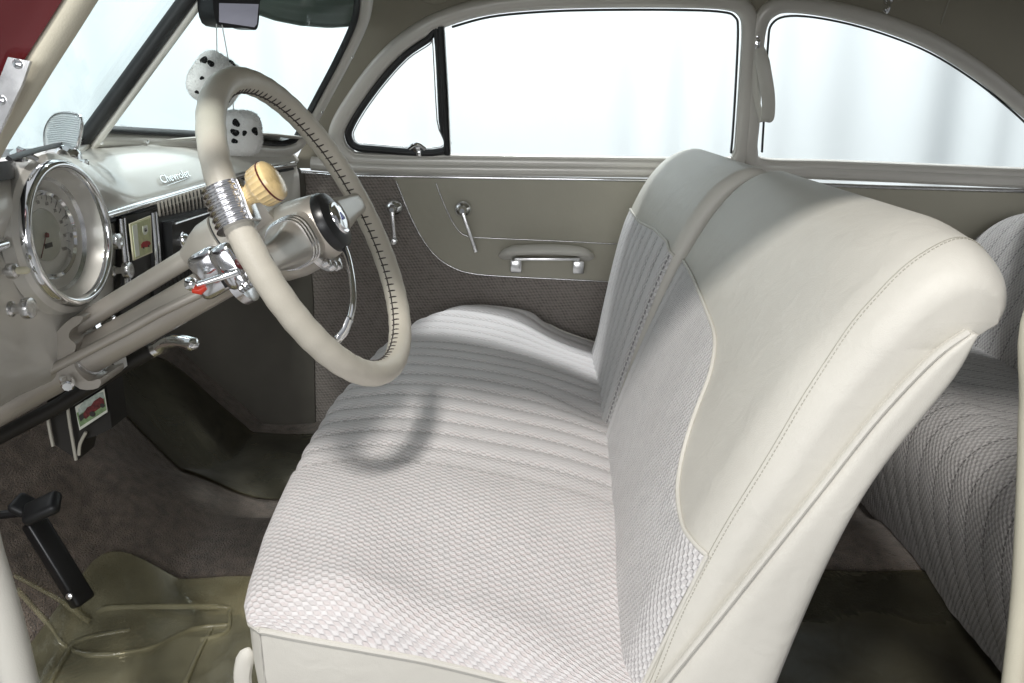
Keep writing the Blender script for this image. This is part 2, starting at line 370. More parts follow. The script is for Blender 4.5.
# headliner side cloth with two window openings + the arched ceiling
def upc(pts2): return [SU(u, v) for u, v in pts2]
ztop = 1.115
def ceil_fn(a, b):
    x = -.50+2.25*a
    prof = cr([Vector((0,.622,1.112)), Vector((0,.60,1.15)), Vector((0,.53,1.185)), Vector((0,.38,1.215)), Vector((0,.18,1.23)), Vector((0,0,1.235)), Vector((0,-.18,1.23)), Vector((0,-.38,1.215)), Vector((0,-.53,1.185)), Vector((0,-.61,1.14)), Vector((0,-.63,1.09)), Vector((0,-.655,1.075))], 4)
    p = prof[int(round(b*(len(prof)-1)))]
    drop = .10*sm((x-.75)/1.0)*(1-abs(p.y)/.63*.3)
    fr = .09*sm((-.25-x)/.3)
    rib = .004*math.sin(x*PI/.18)*.5
    return Vector((x, p.y, p.z-(drop+fr)*(1 if abs(p.y) < .55 else .25)+rib))
cl = mk('headliner', solid(grid(ceil_fn, 120, 45), (0, 0, .02)), 'headliner', smooth=True, angle=60); tag(cl, kind='structure'); cl.name = 'ceiling'
side = thing('far_side_lining', (0.3, .72, .4), 'olive beige headliner cloth panel framing both far side windows', 'lining')
side.name = 'side_lining'
outer = upc([(292,168),(312,128),(345,72),(366,20),(372,-13)])+[SU(u, -13) for u in (450,600,750,900,1050,1230)]+upc([(1230,178),(900,172),(650,172),(400,170)])
mk('lining_cloth', panel(outer, [S3(grow(door_open, 4), 0, 3), S3(grow(quart_open, 4), 0, 3)], UP, .02), 'headliner', side, angle=20)
mk('seam', mould([SU(953,-10,.001), SU(947,6,.001), SU(941,24,.001)], UP, .003, .002, seg=5), 'thread', side)
hk = thing('coat_hook', SU(888, 3), 'small chrome coat hook on the headliner above the rear window', 'hook')
mk('hook_plate', lathe([(.001,.008),(.008,.007),(.011,.003),(.012,0)][::-1], SU(888,0), UP, 16), 'chrome', hk)
mk('hook_arm', tube(cr([SU(888,1,.006), SU(889,6,.02), SU(887,12,.022), SU(884,9,.028)], 5), .004, 8), 'chrome', hk)

# door with window frame
door = thing('passenger_door', Vector((-.05, YB, 0.05)), 'far passenger door with olive vinyl and dark woven trim, chrome strips and vent window', 'door')
ring = S3(door_open, 0, 6)
mk('window_frame', join(mould(S3(grow(door_open, 8), 0, 6), UP, .038, .016, True), mould(S3(grow(door_open, 19), 0, 6)[0:0] or S3(grow(door_open, 1.5), 0, 6), UP, .010, .010, True)), 'garnish', door)
# belt garnish below the glass
bl = [(312,163),(345,166),(420,168),(520,169),(620,170),(700,171),(742,171)]
mk('window_sill', mould([SU(u, v, .0) for u, v in bl], UP, .034, .022), 'garnish', door)
mk('belt_strip', mould([SL(u, v, .010) for u, v in [(302,172),(345,175.5),(500,178),(668,180.5),(744,182)]], LOW, .009, .006), 'chrome', door)
# weather strip (vent part in black, door glass part thin)
vent = [(350,128),(349,138),(355,146),(372,149),(443,151),(442,120),(437,32),(428,39),(405,55),(382,80),(362,107)]
mk('vent_seal', mould(S3(vent, .001, 5), UP, .017, .013, True, ow=0), 'rubber', door)
mk('vent_post', mould([SU(441,26,.004), SU(444,90,.004), SU(447.5,154,.004)], UP, .016, .014), 'rubber', door)
mk('vent_post_trim', mould([SU(444.5,30,.010), SU(448,90,.010), SU(450.5,152,.010)], UP, .004, .008), 'chrome_dull', door)
mk('vent_glass_trim', mould(S3(grow(vent, -5), .002, 5), UP, .003, .004, True), 'chrome_dull', door)
mk('glass_channel', mould(cr([SU(u, v, -.002) for u, v in [(452,27),(490,17),(540,12),(600,10),(680,10),(722,12),(735,17),(738,30),(736,80),(733,130),(731,153)]], 5), UP, .005, .005), 'rubber', door)
mk('window_glass', panel(S3(grow(door_open, 2), -.008, 2), [], UP, .004), 'glass', door, smooth=False)
lt = mk('vent_latch', join(lathe([(.013,0),(.013,.008),(.009,.014),(.001,.016)], SU(417,147,.012), UP, 16), tube(cr([SU(409,148,.02), SU(417,144,.03), SU(425,149,.026)], 5), .005, 8), box(SU(419,153,.02), (.012,.012,.018), bev=.003)), 'chrome', door)
# lower trim
dl = [(300,171),(345,176),(500,178.5),(744,182),(760,420),(520,470),(318,470),(306,420),(304,300)]
mk('woven_trim', panel([SL(u, v, .002) for u, v in dl], [], LOW, .02), 'doorcloth', door, smooth=False,
   uv=None)
def planar_uv(o, ax=0, az=2, s=1, rot=0):
    me = o.data; ul = me.uv_layers.get('UVMap') or me.uv_layers.new(name='UVMap'); c_, s_ = math.cos(rot), math.sin(rot)
    for lp in me.loops:
        co = me.vertices[lp.vertex_index].co; a, b = co[ax]*s, co[az]*s; ul.data[lp.index].uv = (a*c_-b*s_, a*s_+b*c_)
planar_uv(bpy.data.objects['woven_trim'], rot=.5)
w1 = cr([SL(u, v, .006) for u, v in [(396,181),(403,198),(411,217),(422,238),(436,256),(452,267),(470,273),(500,276),(560,279),(615,282),(760,291)]], 6)
vp = [SL(392,177,.006)]+w1+[SL(762,184,.006)]
mk('vinyl_trim', panel(vp, [], LOW, .004), 'vinyl', door, smooth=False)
mk('lower_welt', mould(w1, LOW, .005, .004), 'chrome_dull', door)
w2 = cr([SL(u, v, .007) for u, v in [(436,183),(442,199),(450,217),(459,231),(470,236.5),(490,238),(560,241),(620,244),(760,251)]], 6)
mk('upper_welt', mould(w2, LOW, .0045, .004), 'chrome_dull', door)
# crank and handle
def crank(u, v, u2, v2, nm, knob):
    p = SL(u, v, .008); q = SL(u2, v2, .045)
    g = mk(nm, join(lathe([(.023,0),(.023,.004),(.019,.010),(.011,.016),(.009,.034),(.006,.04)], p, LOW, 24)), 'chrome', door)
    a = p+LOW*.034
    mk('handle_arm', tube([a, lerp(a, q, .3)+LOW*.004, lerp(a, q, .7), q], [.0065,.006,.0055,.0062], 8, sy=.8), 'chrome_dull', g)
    if knob: mk('handle_knob', lathe([(.004,0),(.005,.006),(.010,.010),(.011,.018),(.007,.024),(.001,.025)], q-LOW*.006, LOW, 16), 'chrome_dull', g)
crank(463, 209, 476, 252, 'window_crank', False)
crank(394, 208, 394.5, 241, 'vent_crank', True)
# door pull
ap = mk('door_pull', tube(cr([SL(507,256,.02), SL(512,251,.045), SL(530,249.5,.055), SL(547,249.5,.057), SL(565,250,.055), SL(581,252,.045), SL(586,257,.02)], 6), [.007]+[.0130]*35+[.007], 12, sy=1.8, ref=(0,0,1)), 'leather2', door)
mk('pull_bracket', join(box(SL(516,265,.024), (.030,.044,.034), bev=.005), box(SL(578,266,.024), (.030,.044,.034), bev=.005), box(SL(547,258.5,.050), (.165,.024,.008), bev=.003)), 'chrome_dull', ap)

# quarter panel behind the door
qp = thing('rear_side_panel', Vector((.9, YB, .1)), 'olive vinyl trim panel and curved window behind the far door', 'side panel')
mk('window_frame', join(mould(S3(grow(quart_open, 8), 0, 6), UP, .036, .016, True), mould(S3(grow(quart_open, 1.5), 0, 6), UP, .010, .010, True)), 'garnish', qp)
mk('window_sill', mould([SU(u, v, .0) for u, v in [(752,169),(900,175),(1030,181),(1230,190)]], UP, .036, .024), 'garnish', qp)
mk('glass_channel', mould(cr([SU(u, v, -.002) for u, v in [(762,152),(765,100),(768,45),(772,24),(790,16),(830,20),(880,33),(930,53),(975,81),(1010,109),(1035,132)]], 5), UP, .0045, .005), 'rubber', qp)
mk('window_glass', panel(S3(grow(quart_open, 2), -.008, 2), [], UP, .004), 'glass', qp, smooth=False)
mk('belt_strip', mould([SL(u, v, .010) for u, v in [(748,182),(880,187),(1024,191),(1240,197)]], LOW, .011, .007), 'chrome_dull', qp)
mk('vinyl_trim', panel([SL(u, v, .003) for u, v in [(748,182),(880,187),(1024,191),(1260,197),(1300,560),(764,470)]], [], LOW, .02), 'vinyl', qp, smooth=False)
mk('trim_welt', mould([SL(880,240,.004), SL(1024,247,.004)], LOW, .004, .003), 'chrome_dull', qp)

# assist strap
st = thing('grab_strap', SU(757, 35), 'cream leather grab strap looped from a chrome clip on the far pillar', 'strap')
loop = cr([SU(757,46,.012), SU(755,70,.02), SU(756,95,.025), SU(761,116,.028), SU(764,121,.035), SU(768,116,.045), SU(768,95,.05), SU(764,70,.04), SU(760,48,.02)], 7)
mk('strap_loop', tube(loop, [interp(i/len(loop), [0,.1,.45,.6,.9,1], [.005,.005,.008,.015,.016,.008]) for i in range(len(loop))], 10, sy=.16, ref=(.92,-.38,0)), 'leather2', st)
mk('strap_bracket', join(box(SU(757.5,42,.012), (.013,.010,.034), bev=.004), lathe([(.004,0),(.004,.003),(.001,.004)], SU(757.5,37,.02), UP, 10), lathe([(.004,0),(.004,.003),(.001,.004)], SU(757.5,45,.02), UP, 10)), 'chrome', st)

# ================================================================== WINDSHIELD (two flat panes in a V)
W0 = Vector((-.71, 0, .833))
NF = Vector((1, -.36, -.9)).normalized(); NN = Vector((1, .36, -.9)).normalized()
def WF(u, v, e=0): return on(u, v, W0+NF*e, NF)
def WN(u, v, e=0): return on(u, v, W0+NN*e, NN)
ws = thing('windshield', W0, 'split windshield in a beige painted frame with black rubber centre bar', 'windshield')
def up_to(p, z, side):                   # continue on the pane plane to height z along the rake
    return p
far_edge = [(92,139),(150,141),(215,144),(262,150),(285,149),(299,140),(310,120),(325,92),(342,60),(358,26),(364,4),(366,-30)]
fe = cr([WF(u, v, .002) for u, v in far_edge], 5)
def cpt(z, e=0): return Vector((-.71+.9*(z-.833)+e, 0, z))
paneF = [cpt(.822, .0)]+fe+[cpt(1.16, .0)]
mk('windshield_pane', panel([p-NF*.004 for p in paneF], [], NF, .004), 'wglass', ws, smooth=False)
ne = [WN(u, v, .002) for u, v in [(84,139),(45,148),(15,157)]]
corner = ne[-1]
npillar = [Vector((-.40,-.655,.845)), Vector((-.32,-.645,.95)), Vector((-.20,-.62,1.08)), Vector((-.14,-.60,1.14))]
def onN(p): return p-NN*((p-W0).dot(NN))
paneN = [cpt(.822)]+ne+[onN(p) for p in npillar]+[cpt(1.16)]
mk('windshield_pane', panel([p-NN*.004 for p in paneN], [], NN, .004), 'wglass', ws, smooth=False)
mk('windshield_frame', mould([p for p in fe], NF, .034, .018, ow=0), 'garnish', ws)
mk('windshield_seal', mould([p-NF*.002 for p in fe], NF, .009, .010, ow=-.021), 'rubber', ws)
ne2 = cr([cpt(.828,.0)]+ne, 4)
mk('windshield_seal', mould([p+Vector((-.006,0,-.002)) for p in ne2], NN, .004, .003), 'rubber', ws)
cb = [cpt(z) for z in (.815, .9, 1.0, 1.1, 1.17)]
mk('centre_bar', tube([p+Vector((.002,-.004,0)) for p in cb], .0125, 10, sy=.9), 'rubber', ws)
mk('centre_trim', tube([p+Vector((.013,.006,-.009)) for p in cb], .0075, 10), 'garnish', ws)
for (u, v) in [(101,143),(147,142),(352,57),(322,112)]:
    mk('screw', lathe([(.004,0),(.0035,.002),(.001,.003)], WF(u, v, .019), NF, 10), 'chrome', ws)
# header bar above the windshield
hd = [Vector((-.19,.63,1.12)), Vector((-.36,.3,1.165)), Vector((-.43,0,1.175)), Vector((-.36,-.3,1.165)), Vector((-.19,-.63,1.12))]
mk('header', tube(cr(hd, 6), .035, 10, sy=1.4), 'headliner', ws)
# outer cowl strip and wiper
cw = thing('wiper', WF(150,130,-.05), 'dark windshield wiper lying along the base of the far pane', 'wiper')
mk('wiper_blade', tube([WF(108,131,-.03), WF(140,132,-.028), WF(182,137.5,-.026)], [.004,.006,.002], 6, sy=.8), 'rubber', cw)
mk('wiper_arm', tube([WF(112,128,-.045), WF(135,130,-.04), WF(160,132.5,-.036)], [.008,.0065,.003], 6, sy=.5), 'chrome_dull', cw)
cwl = mk('cowl', panel([cpt(.80)+Vector((-.03,0,-.003)), WF(215,146)+Vector((-.05,0,-.04)), WF(299,150)+Vector((-.06,0,-.07)), Vector((-.66,.72,.78)), Vector((-1.0,.7,.77)), Vector((-1.05,0,.80)), Vector((-1.0,-.7,.77)), Vector((-.5,-.75,.80)), corner+Vector((-.03,0,-.006))], [], (0,0,1), .02), 'rubber')
tag(cwl, 'dark cowl panel outside the base of the windshield', 'cowl')
# outside sun visor
vis = thing('outside_visor', Vector((-.45,.3,1.1)), 'dark green grey ribbed visor over the outside of the far windshield pane', 'visor')
def visf(a, b):
    px = lerp(255, 385, a); edge = interp(px, [255,275,300,330,350,385], [12,19,24,26.5,25,20])
    v = lerp(edge, -60, b); p = WF(px, v, -.05-.05*b); return p+Vector((0,0,.0015*math.sin(b*70)))
mk('visor_shade', solid(grid(visf, 24, 60), (-.003,0,.003)), 'visor', vis)
mk('visor_edge', tube([visf(a/20, 0) for a in range(21)], .0035, 6), 'visor', vis)

# ================================================================== DASHBOARD
dash = thing('dashboard', Vector((-.62, 0, .6)), 'beige metallic dashboard with round gauge, chrome strip and black radio', 'dashboard')
def dprof(y):
    a = sm((-.12-y)/.18)*1.0                      # driver's hood
    b = sm((y-.40)/.25)                           # far end curls towards the rear
    hp = sm(1-abs((y+.37)/.17)**2)*.02
    xs = -.575+.045*b
    wx = -.71+.36*abs(y)+.9*(-.02)                # windshield base
    wz = .815-.02*b
    wx = min(wx, lerp(9, -.655, sm((-.2-y)/.1))) if y < -.2 else wx
    up = [(wx+.010, wz), (wx+.020, wz-.006),
          (lerp(-.655, -.628, a)+.06*b, lerp(.803, .822, a)-.012*b),
          (lerp(-.635, -.598, a)+.06*b, lerp(.796, .816, a)-.012*b),
          (lerp(-.610, -.578, a)+.05*b, lerp(.780, .798, a)-.01*b),
          (lerp(-.588, -.568, a)+.045*b, lerp(.757, .770, a)), (xs-.001, .741), (xs-.004, .735)]
    lo = [(xs-.008, .728), (xs-.003, .700), (xs-.004, .65), (xs-.010, .60), (xs-.020, .575), (xs-.04, .562), (xs-.10, .56)]
    if y < -.2:
        k = sm((-.2-y)/.12); lo = [(x, z-(.728-z)*.16*k) for x, z in lo]
    g_ = .013*sm((-.38-y)/.08)
    return [(x-g_*(1 if i > 1 else .5), z) for i, (x, z) in enumerate(up+lo)]
def dashf(a, b):
    y = -.70+1.34*a; P = cached(('d', y), lambda: cr([Vector((dprof(y)[0][0]-.09, y, dprof(y)[0][1]-.014))]+[Vector((x, y, z)) for x, z in dprof(y)], 10)); t = b*(len(P)-1)
    return P[int(round(t))]
npr = len(cr([Vector((0,0,0))]*16, 10))
gn = Vector((1, -.052, .063)).normalized(); gc = Vector((-.5703, -.37, .7267))+gn*.002; GR = .0884
V, F = grid(dashf, 420, npr)
def inhole(f):
    c_ = sum((V[i] for i in f), Vector())/4-gc; h_ = c_.dot(gn); return (c_-gn*h_).length < GR+.002 and c_.x > -.06
F = [f for f in F if not inhole(f)]
mk('dash_panel', (V, F), 'paint', dash, angle=60)
# below-strip recess dark line and chrome strip
def ds(y, dz=0, dx=0): p = dprof(y); return Vector((p[7][0]+.004+dx, y, .733+dz))
mk('chrome_strip', mould([ds(y) for y in np.linspace(-.285,.60,30)], (1,0,.1), .013, .008), 'chrome', dash)
mk('chrome_strip', mould([ds(y) for y in np.linspace(-.70,-.478,8)], (1,0,.1), .015, .010), 'chrome', dash)
mk('strip_shadow_gap', mould([ds(y, -.010, -.001) for y in np.linspace(-.28,.60,30)], (1,0,.1), .006, .002), 'rubber', dash).name = 'strip_shade_line'  # black line painted in for the shade under the chrome strip
# instrument pod
gn = Vector((1, -.052, .063)).normalized(); gc = Vector((-.5703, -.37, .7267))+gn*.002; GR = .0884
gpar = mk('gauge_housing', join(lathe([(GR+.014,-.02),(GR+.011,-.006),(GR+.004,-.002),(GR+.001,-.006)], gc, gn, 64)), 'paint', dash)
mk('bezel', lathe([(q.x, q.y) for q in cr([Vector((a_, b_, 0)) for a_, b_ in [(GR+.004,-.004),(GR+.0035,.002),(GR+.001,.007),(GR-.003,.009),(GR-.007,.007),(GR-.009,-.001)]], 4)], gc, gn, 128), 'chrome', gpar)
# open rings: lathe caps must not close -> rebuild without caps
def ring_only(o):
    bm = bmesh.new(); bm.from_mesh(o.data); bmesh.ops.delete(bm, geom=[f for f in bm.faces if len(f.verts) > 4], context='FACES'); bm.to_mesh(o.data); bm.free()
for o in (gpar, gpar.children[0]): ring_only(o)
bowl = mk('gauge_bowl', lathe([(GR-.008,.002),(GR-.012,-.008),(GR-.018,-.022),(GR-.030,-.032),(GR-.038,-.034)], gc, gn, 64), 'garnish', gpar); ring_only(bowl)
br = mk('inner_bezel', lathe([(.0555,-.036),(.056,-.024),(.053,-.021),(.050,-.024),(.0495,-.032)], gc, gn, 64), 'chrome', gpar); ring_only(br)
mk('dial_face', lathe([(.051,-.040),(.051,-.0325),(.0505,-.0315),(.034,-.031),(.033,-.0318)], gc, gn, 64), 'dial', gpar)
mk('dial_centre', lathe([(.033,-.036),(.0325,-.0305),(.026,-.0295)], gc, gn, 48), 'dial2', gpar)
gx, gy, ga = basis(gn)
def gp(r, t, h): return gc+(gx*math.cos(t)+gy*math.sin(t))*r+ga*h
def tick(r0, r1, t, w, h):
    a, b = gp(r0, t, h), gp(r1, t, h); s = (ga.cross(b-a)).normalized()*w
    return [a-s, a+s, b+s, b-s, a-s-ga*.0006, a+s-ga*.0006, b+s-ga*.0006, b-s-ga*.0006], [(0,1,2,3),(4,7,6,5),(0,4,5,1),(1,5,6,2),(2,6,7,3),(3,7,4,0)]
mk('dial_ticks', join(*[tick(.0455, .049 if k % 2 else .050, R(-30+k*12), .0004, -.0306) for k in range(21)]), 'ink_grey', gpar)
def text(s, size, o, xdir, ydir, m, parent, name, ext=.0006, shear=0, align='CENTER', sx=1):
    cu = bpy.data.curves.new(name, 'FONT'); cu.body = s; cu.size = size; cu.extrude = ext; cu.shear = shear; cu.align_x = align; cu.align_y = 'CENTER'; cu.resolution_u = 3
    t = bpy.data.objects.new('tmp', cu); COL.objects.link(t)
    dg = bpy.context.evaluated_depsgraph_get(); me = bpy.data.meshes.new_from_object(t.evaluated_get(dg))
    X = Vector(xdir).normalized(); Y = Vector(ydir); Y = (Y-X*Y.dot(X)).normalized(); Z = X.cross(Y); o = Vector(o)
    V = [o+X*v.co.x*sx+Y*v.co.y+Z*v.co.z for v in me.vertices]; F = [tuple(p.vertices) for p in me.polygons]
    bpy.data.objects.remove(t); bpy.data.curves.remove(cu)
    return (V, F) if parent is None and m is None else mk(name, (V, F), m, parent, smooth=False)
nums = []
for k, s in enumerate(['0','10','20','30','40','50','60','70','80','90','100']):
    t = R(215-k*25); nums.append(text(s, .0066, gp(.0412, t, -.0306), gx, gy, None, None, 'n', .0002))
# gx points along up x axis -> decide readable handedness: x to driver's right
mk('dial_numerals', join(*nums), 'ink_grey', gpar, smooth=False)
mk('needle', join(tick(-.004, .032, R(232), .0005, -.029), lathe([(.003,-.030),(.003,-.027),(.001,-.0265)], gc, gn, 16)), 'printm', gpar)
mk('odometer', box(gp(.013, R(270), -.0290), (.001,.016,.006), gn, (0,1,0), bev=.0003), 'ink', gpar)
mk('gauge_glass', lathe([(.050,-.0245),(.050,-.0235)], gc, gn, 48), 'dglass', gpar)
# bowl flutes: chrome reflector on the far inner wall
fl = []
for k in range(26):
    t = k*2*PI/26
    fl.append(tube([gp(GR-.0095, t, -.004), gp(GR-.016, t, -.019), gp(GR-.026, t, -.029)], [.002,.0035,.001], 6))
fo = mk('bowl_rim', lathe([(GR-.0085,.001),(GR-.011,-.008),(GR-.016,-.018),(GR-.020,-.0235)], gc, gn, 64), 'chrome_dull', gpar); ring_only(fo)
# knobs
def knob(u, v, r, nm='dash_knob', m='chrome_dull', ln=.024, parent=dash, x0=None):
    x = -.577 if x0 is None else x0; p = Px(u, v, x+ln); p = Vector((x, p.y, p.z)); ax = (1, 0, .05)
    o = mk(nm, lathe([(r*.75,0),(r*.72,.002),(r*.5,.004),(r*.42,ln-.014),(r*.55,ln-.010),(r*.98,ln-.008),(r,ln-.004),(r*.92,ln),(r*.45,ln+.002),(r*.2,ln+.001)], p, ax, 28), m, parent)
    return o, p
knob(32, 309, .0125); knob(120, 242, .0115); knob(131, 271, .0125)
k, p = knob(16, 271, .009, m='chrome_dull', ln=.006); mk('button', lathe([(.004,0),(.0045,.018),(.003,.021),(.001,.022)], p, (1,0,.05), 16), 'ivory2', dash)
mk('dash_knob', lathe([(.006,0),(.006,.01),(.004,.012)], Px(263,198,-.56), (1,0,0), 14), 'dark', dash)
# radio unit
def DP(u, v, e=0): return Px(u, v, -.574+e)
def dquad(px, e, th, name, m, parent, bev=0): return mk(name, panel([DP(u, v, e) for u, v in px], [], (1,0,0), th), m, parent, smooth=False)
rad = dquad([(122,217),(300,176),(300,178),(247,205),(236,255),(236,282),(120,330)], .006, .008, 'radio_panel', 'dark', dash)
rad.data.vertices[1].co
fc = dquad([(154,216),(224,196),(224,268),(154,300)], .011, .008, 'radio_face', 'black', rad)
gl = []
for k in range(17):
    u = 159+k*3.7; vt = 209.5-(u-159)*.27; gl.append(box(DP(u, vt, .012), (.004,.0032,.022+.0012*k), bev=.001, seg=1))
mk('speaker_slats', join(*gl), 'column', rad)
gl = []
for k in range(14):
    u = 160+k*4; vt = 281-(u-160)*.30; gl.append(box(DP(u, vt, .010), (.004,.003,.022), bev=.001, seg=1))
mk('lower_slats', join(*gl), 'dark', rad)
rb = dquad([(172,222),(222,206),(223,246),(173,264)], .026, .02, 'tuner_box', 'black', rad)
mk('tuner_trim', tube([DP(175,224,.028), DP(220,209.5,.028)], .0016, 8), 'chrome_dull', rb)
p = DP(182,240,.026); mk('tuner_knob', join(lathe([(.011,0),(.010,.008),(.006,.012),(.004,.016),(.001,.017)], p, (1,0,.05), 8), lathe([(.013,0),(.013,.002),(.011,.003)], p, (1,0,0), 20)), 'chrome', rb)
p = DP(216,220,.026); mk('tuner_knob', lathe([(.004,0),(.004,.006),(.001,.007)], p, (1,0,.05), 10), 'chrome_dull', rb)
for (a, b, w) in [((120.5,219),(128,300),.005), ((124.5,218),(131,296),.003), ((152.5,213),(157,282),.006), ((156,212),(161,280),.0035)]:
    mk('radio_trim', tube([DP(*a, .012), DP((a[0]+b[0])/2+.6, (a[1]+b[1])/2, .014), DP(*b, .012)], w*.55, 8), 'chrome', dash)
# printed card between the chrome bars
mp = thing('map_card', DP(142,240,.02), 'small green and cream printed map card beside the black radio', 'card')
mk('card_sheet', panel([DP(u, v, .021) for u, v in [(130,224),(151,215.5),(152.5,252.5),(134,260.5)]], [], (1,0,0), .002), 'ivory2', mp, smooth=False)
mk('card_map', panel([DP(u, v, .022) for u, v in [(132,225),(150,218),(151.5,251.5),(135.5,258.5)]], [], (1,0,0), .0008), 'paperg', mp, smooth=False)
mk('card_margin', panel([DP(u, v, .0226) for u, v in [(132.3,226),(137,224),(139.8,255.5),(136,257)]], [], (1,0,0), .0005), 'paperw', mp, smooth=False)
mk('route_shield', panel([DP(u, v, .0228) for u, v in [(143,226.5),(147.5,225),(148.3,231),(146.5,234.5),(144.5,235),(143,232)]], [], (1,0,0), .0006), 'paperw', mp, smooth=False)
text('66', .008, DP(145.7,230,.0232), (0,1,0), (0,0,1), 'ink', mp, 'shield_number', .0003)
mk('printed_car', join(panel([DP(u, v, .0229) for u, v in [(141.5,244.5),(143.5,241.8),(147,240.8),(150,241.5),(150.8,244),(148,247),(142,248)]], [], (1,0,0), .0006)), 'printr', mp, smooth=False)
mk('printed_wheel', join(*[lathe([(.0016,0),(.0016,.0008)], DP(u, v, .0229), (1,0,0), 10) for u, v in [(143.5,247.7),(148.5,246)]]), 'ink', mp)
# script on the dash
def onu(y, z, e=.0):                     # on the upper dash surface
    P = cr([Vector((x, y, zz)) for x, zz in dprof(y)[:8]], 6)
    for i in range(len(P)-1):
        if P[i].z >= z >= P[i+1].z:
            t = (P[i].z-z)/(P[i].z-P[i+1].z+1e-9); p = P[i].lerp(P[i+1], t); d = (P[i+1]-P[i]).normalized(); n = Vector((-d.z, 0, d.x)); n = n if n.x > 0 else -n
            return p+n*e, n, -d
    return P[-1], Vector((1,0,0)), Vector((0,0,1))
o_, n_, u_ = onu(.022, .7575, .003)
emb = text('Chevrolet', .0215, o_, (0,1,0), u_, 'chrome', dash, 'script_badge', .0012, shear=.5, sx=1.4)
mk('script_underline', tube([onu(-.026,.7485,.003)[0], onu(.022,.7495,.003)[0], onu(.074,.7515,.003)[0]], [.0006,.0011,.0005], 6), 'chrome', emb)
# glove box seam
# oval badge at far end
ob = Px(292,188,-.545); 
bd = mk('oval_badge', lathe([(.024,0),(.024,.003),(.021,.005)], ob, (1,-.25,0), 28, sx=.45), 'chrome', dash)
mk('badge_enamel', lathe([(.020,0),(.020,.0062)], ob, (1,-.25,0), 28, sx=.42), 'dark', bd)
mk('badge_mark', join(lathe([(.009,0),(.009,.0072)], ob+Vector((0,0,.009)), (1,-.25,0), 6, sx=.5), lathe([(.006,0),(.006,.0072)], ob-Vector((0,0,.011)), (1,-.25,0), 6, sx=.5)), 'yellow', bd)
mk('badge_mark', join(lathe([(.005,0),(.005,.0078)], ob+Vector((0,0,.009)), (1,-.25,0), 6, sx=.5), lathe([(.0065,0),(.0065,.0075)], ob-Vector((0,0,.001)), (1,-.25,0), 6, sx=.5)), 'blue', bd)

# traffic light viewer on the dash top
tv = thing('traffic_light_viewer', Py(65,157,-.25), 'ribbed clear traffic light viewer on a chrome foot atop the dashboard', 'viewer')
vo = [(46,150),(44.5,138),(46,127),(52,117),(60,112.8),(72,113),(79,115.5),(81.5,121),(80.5,133),(77,147),(70,155),(58,157),(50,158)]
def vz(u, v): return Py(u, v, -.24-.0009*(u-60))
vpn = Vector((.25,-1,.1)).normalized()
mk('viewer_lens', panel(cr([vz(u, v) for u, v in vo], 4, True), [], vpn, .012), 'lens', tv)
rb_ = []
for k in range(15):
    v = 117+k*2.2; rb_.append(tube([vz(interp(v,[113,120,135,150],[60,50,47,50]), v)+vpn*.001, vz(64, v-1.6)+vpn*.003, vz(interp(v,[113,118,135,150],[73,79.5,78.5,74]), v+.4)+vpn*.001], .0009, 6))
mk('viewer_ribs', join(*rb_), 'lens', tv)
mk('viewer_rim', tube(cr([vz(u, v)+vpn*.001 for u, v in vo], 4, True), .0018, 6, True), 'chrome_dull', tv)
vb = Py(67,153,-.26)
mk('viewer_foot', join(tube(cr([vb+Vector((-.012,0,-.012)), vb+Vector((-.008,0,.0)), vb+Vector((.0,0,.006)), vb+Vector((.010,0,0)), vb+Vector((.012,0,-.012))], 5), .006, 8, sy=2.2), box(vb+Vector((0,0,-.014)), (.045,.028,.01), bev=.003)), 'chrome', tv)
# chrome clip left of it
mc = thing('windshield_clip', Py(22,155,-.42), 'small chrome lever lying at the left corner of the dash top', 'clip')
mk('clip_body', join(tube([Py(12,155,-.42), Py(20,152,-.42), Py(24,153,-.42)], [.004,.007,.005], 8), tube([Py(23,153,-.42), Py(30,156,-.41), Py(37,159,-.40)], [.006,.004,.003], 8), box(Py(21,157,-.42), (.012,.014,.012), bev=.003)), 'chrome', mc)

# ================================================================== STEERING COLUMN
CY = -.37
sc_ = thing('steering_column', Vector((-.55, CY, .55)), 'beige painted steering column with shift tube under the dashboard', 'steering column')
A0, B0 = Py(70,366,CY), Py(250,264,CY); ax = (B0-A0).normalized()
mk('column_tube', tube([A0-ax*.42, A0, B0, B0+ax*.03], .0247, 28), 'column', sc_)
mk('wire_rod', tube([Py(-30,417,CY-.035), Py(60,365,CY-.035), Py(126,331,CY-.034), Py(160,312,CY-.030), Py(215,286,CY-.026)], .0062, 10), 'column', sc_)
S0, S1 = Py(68,331,CY), Py(197,252,CY)
mk('shift_tube', tube([S0-(S1-S0)*.02, S0, S1], .0125, 18), 'column', sc_)
sd = (S1-S0).normalized()
mk('shift_collar', lathe([(.013,-.004),(.016,.004),(.023,.018),(.028,.032),(.029,.052),(.027,.053)], S1-sd*.012, sd, 28), 'column', sc_)
mk('collar_gap', lathe([(.0265,.050),(.0265,.056)], S1-sd*.012, sd, 28), 'rubber', sc_)
mk('column_head', lathe([(.029,.056),(.030,.062),(.031,.10),(.034,.13)], S1-sd*.012, sd, 28), 'column', sc_)
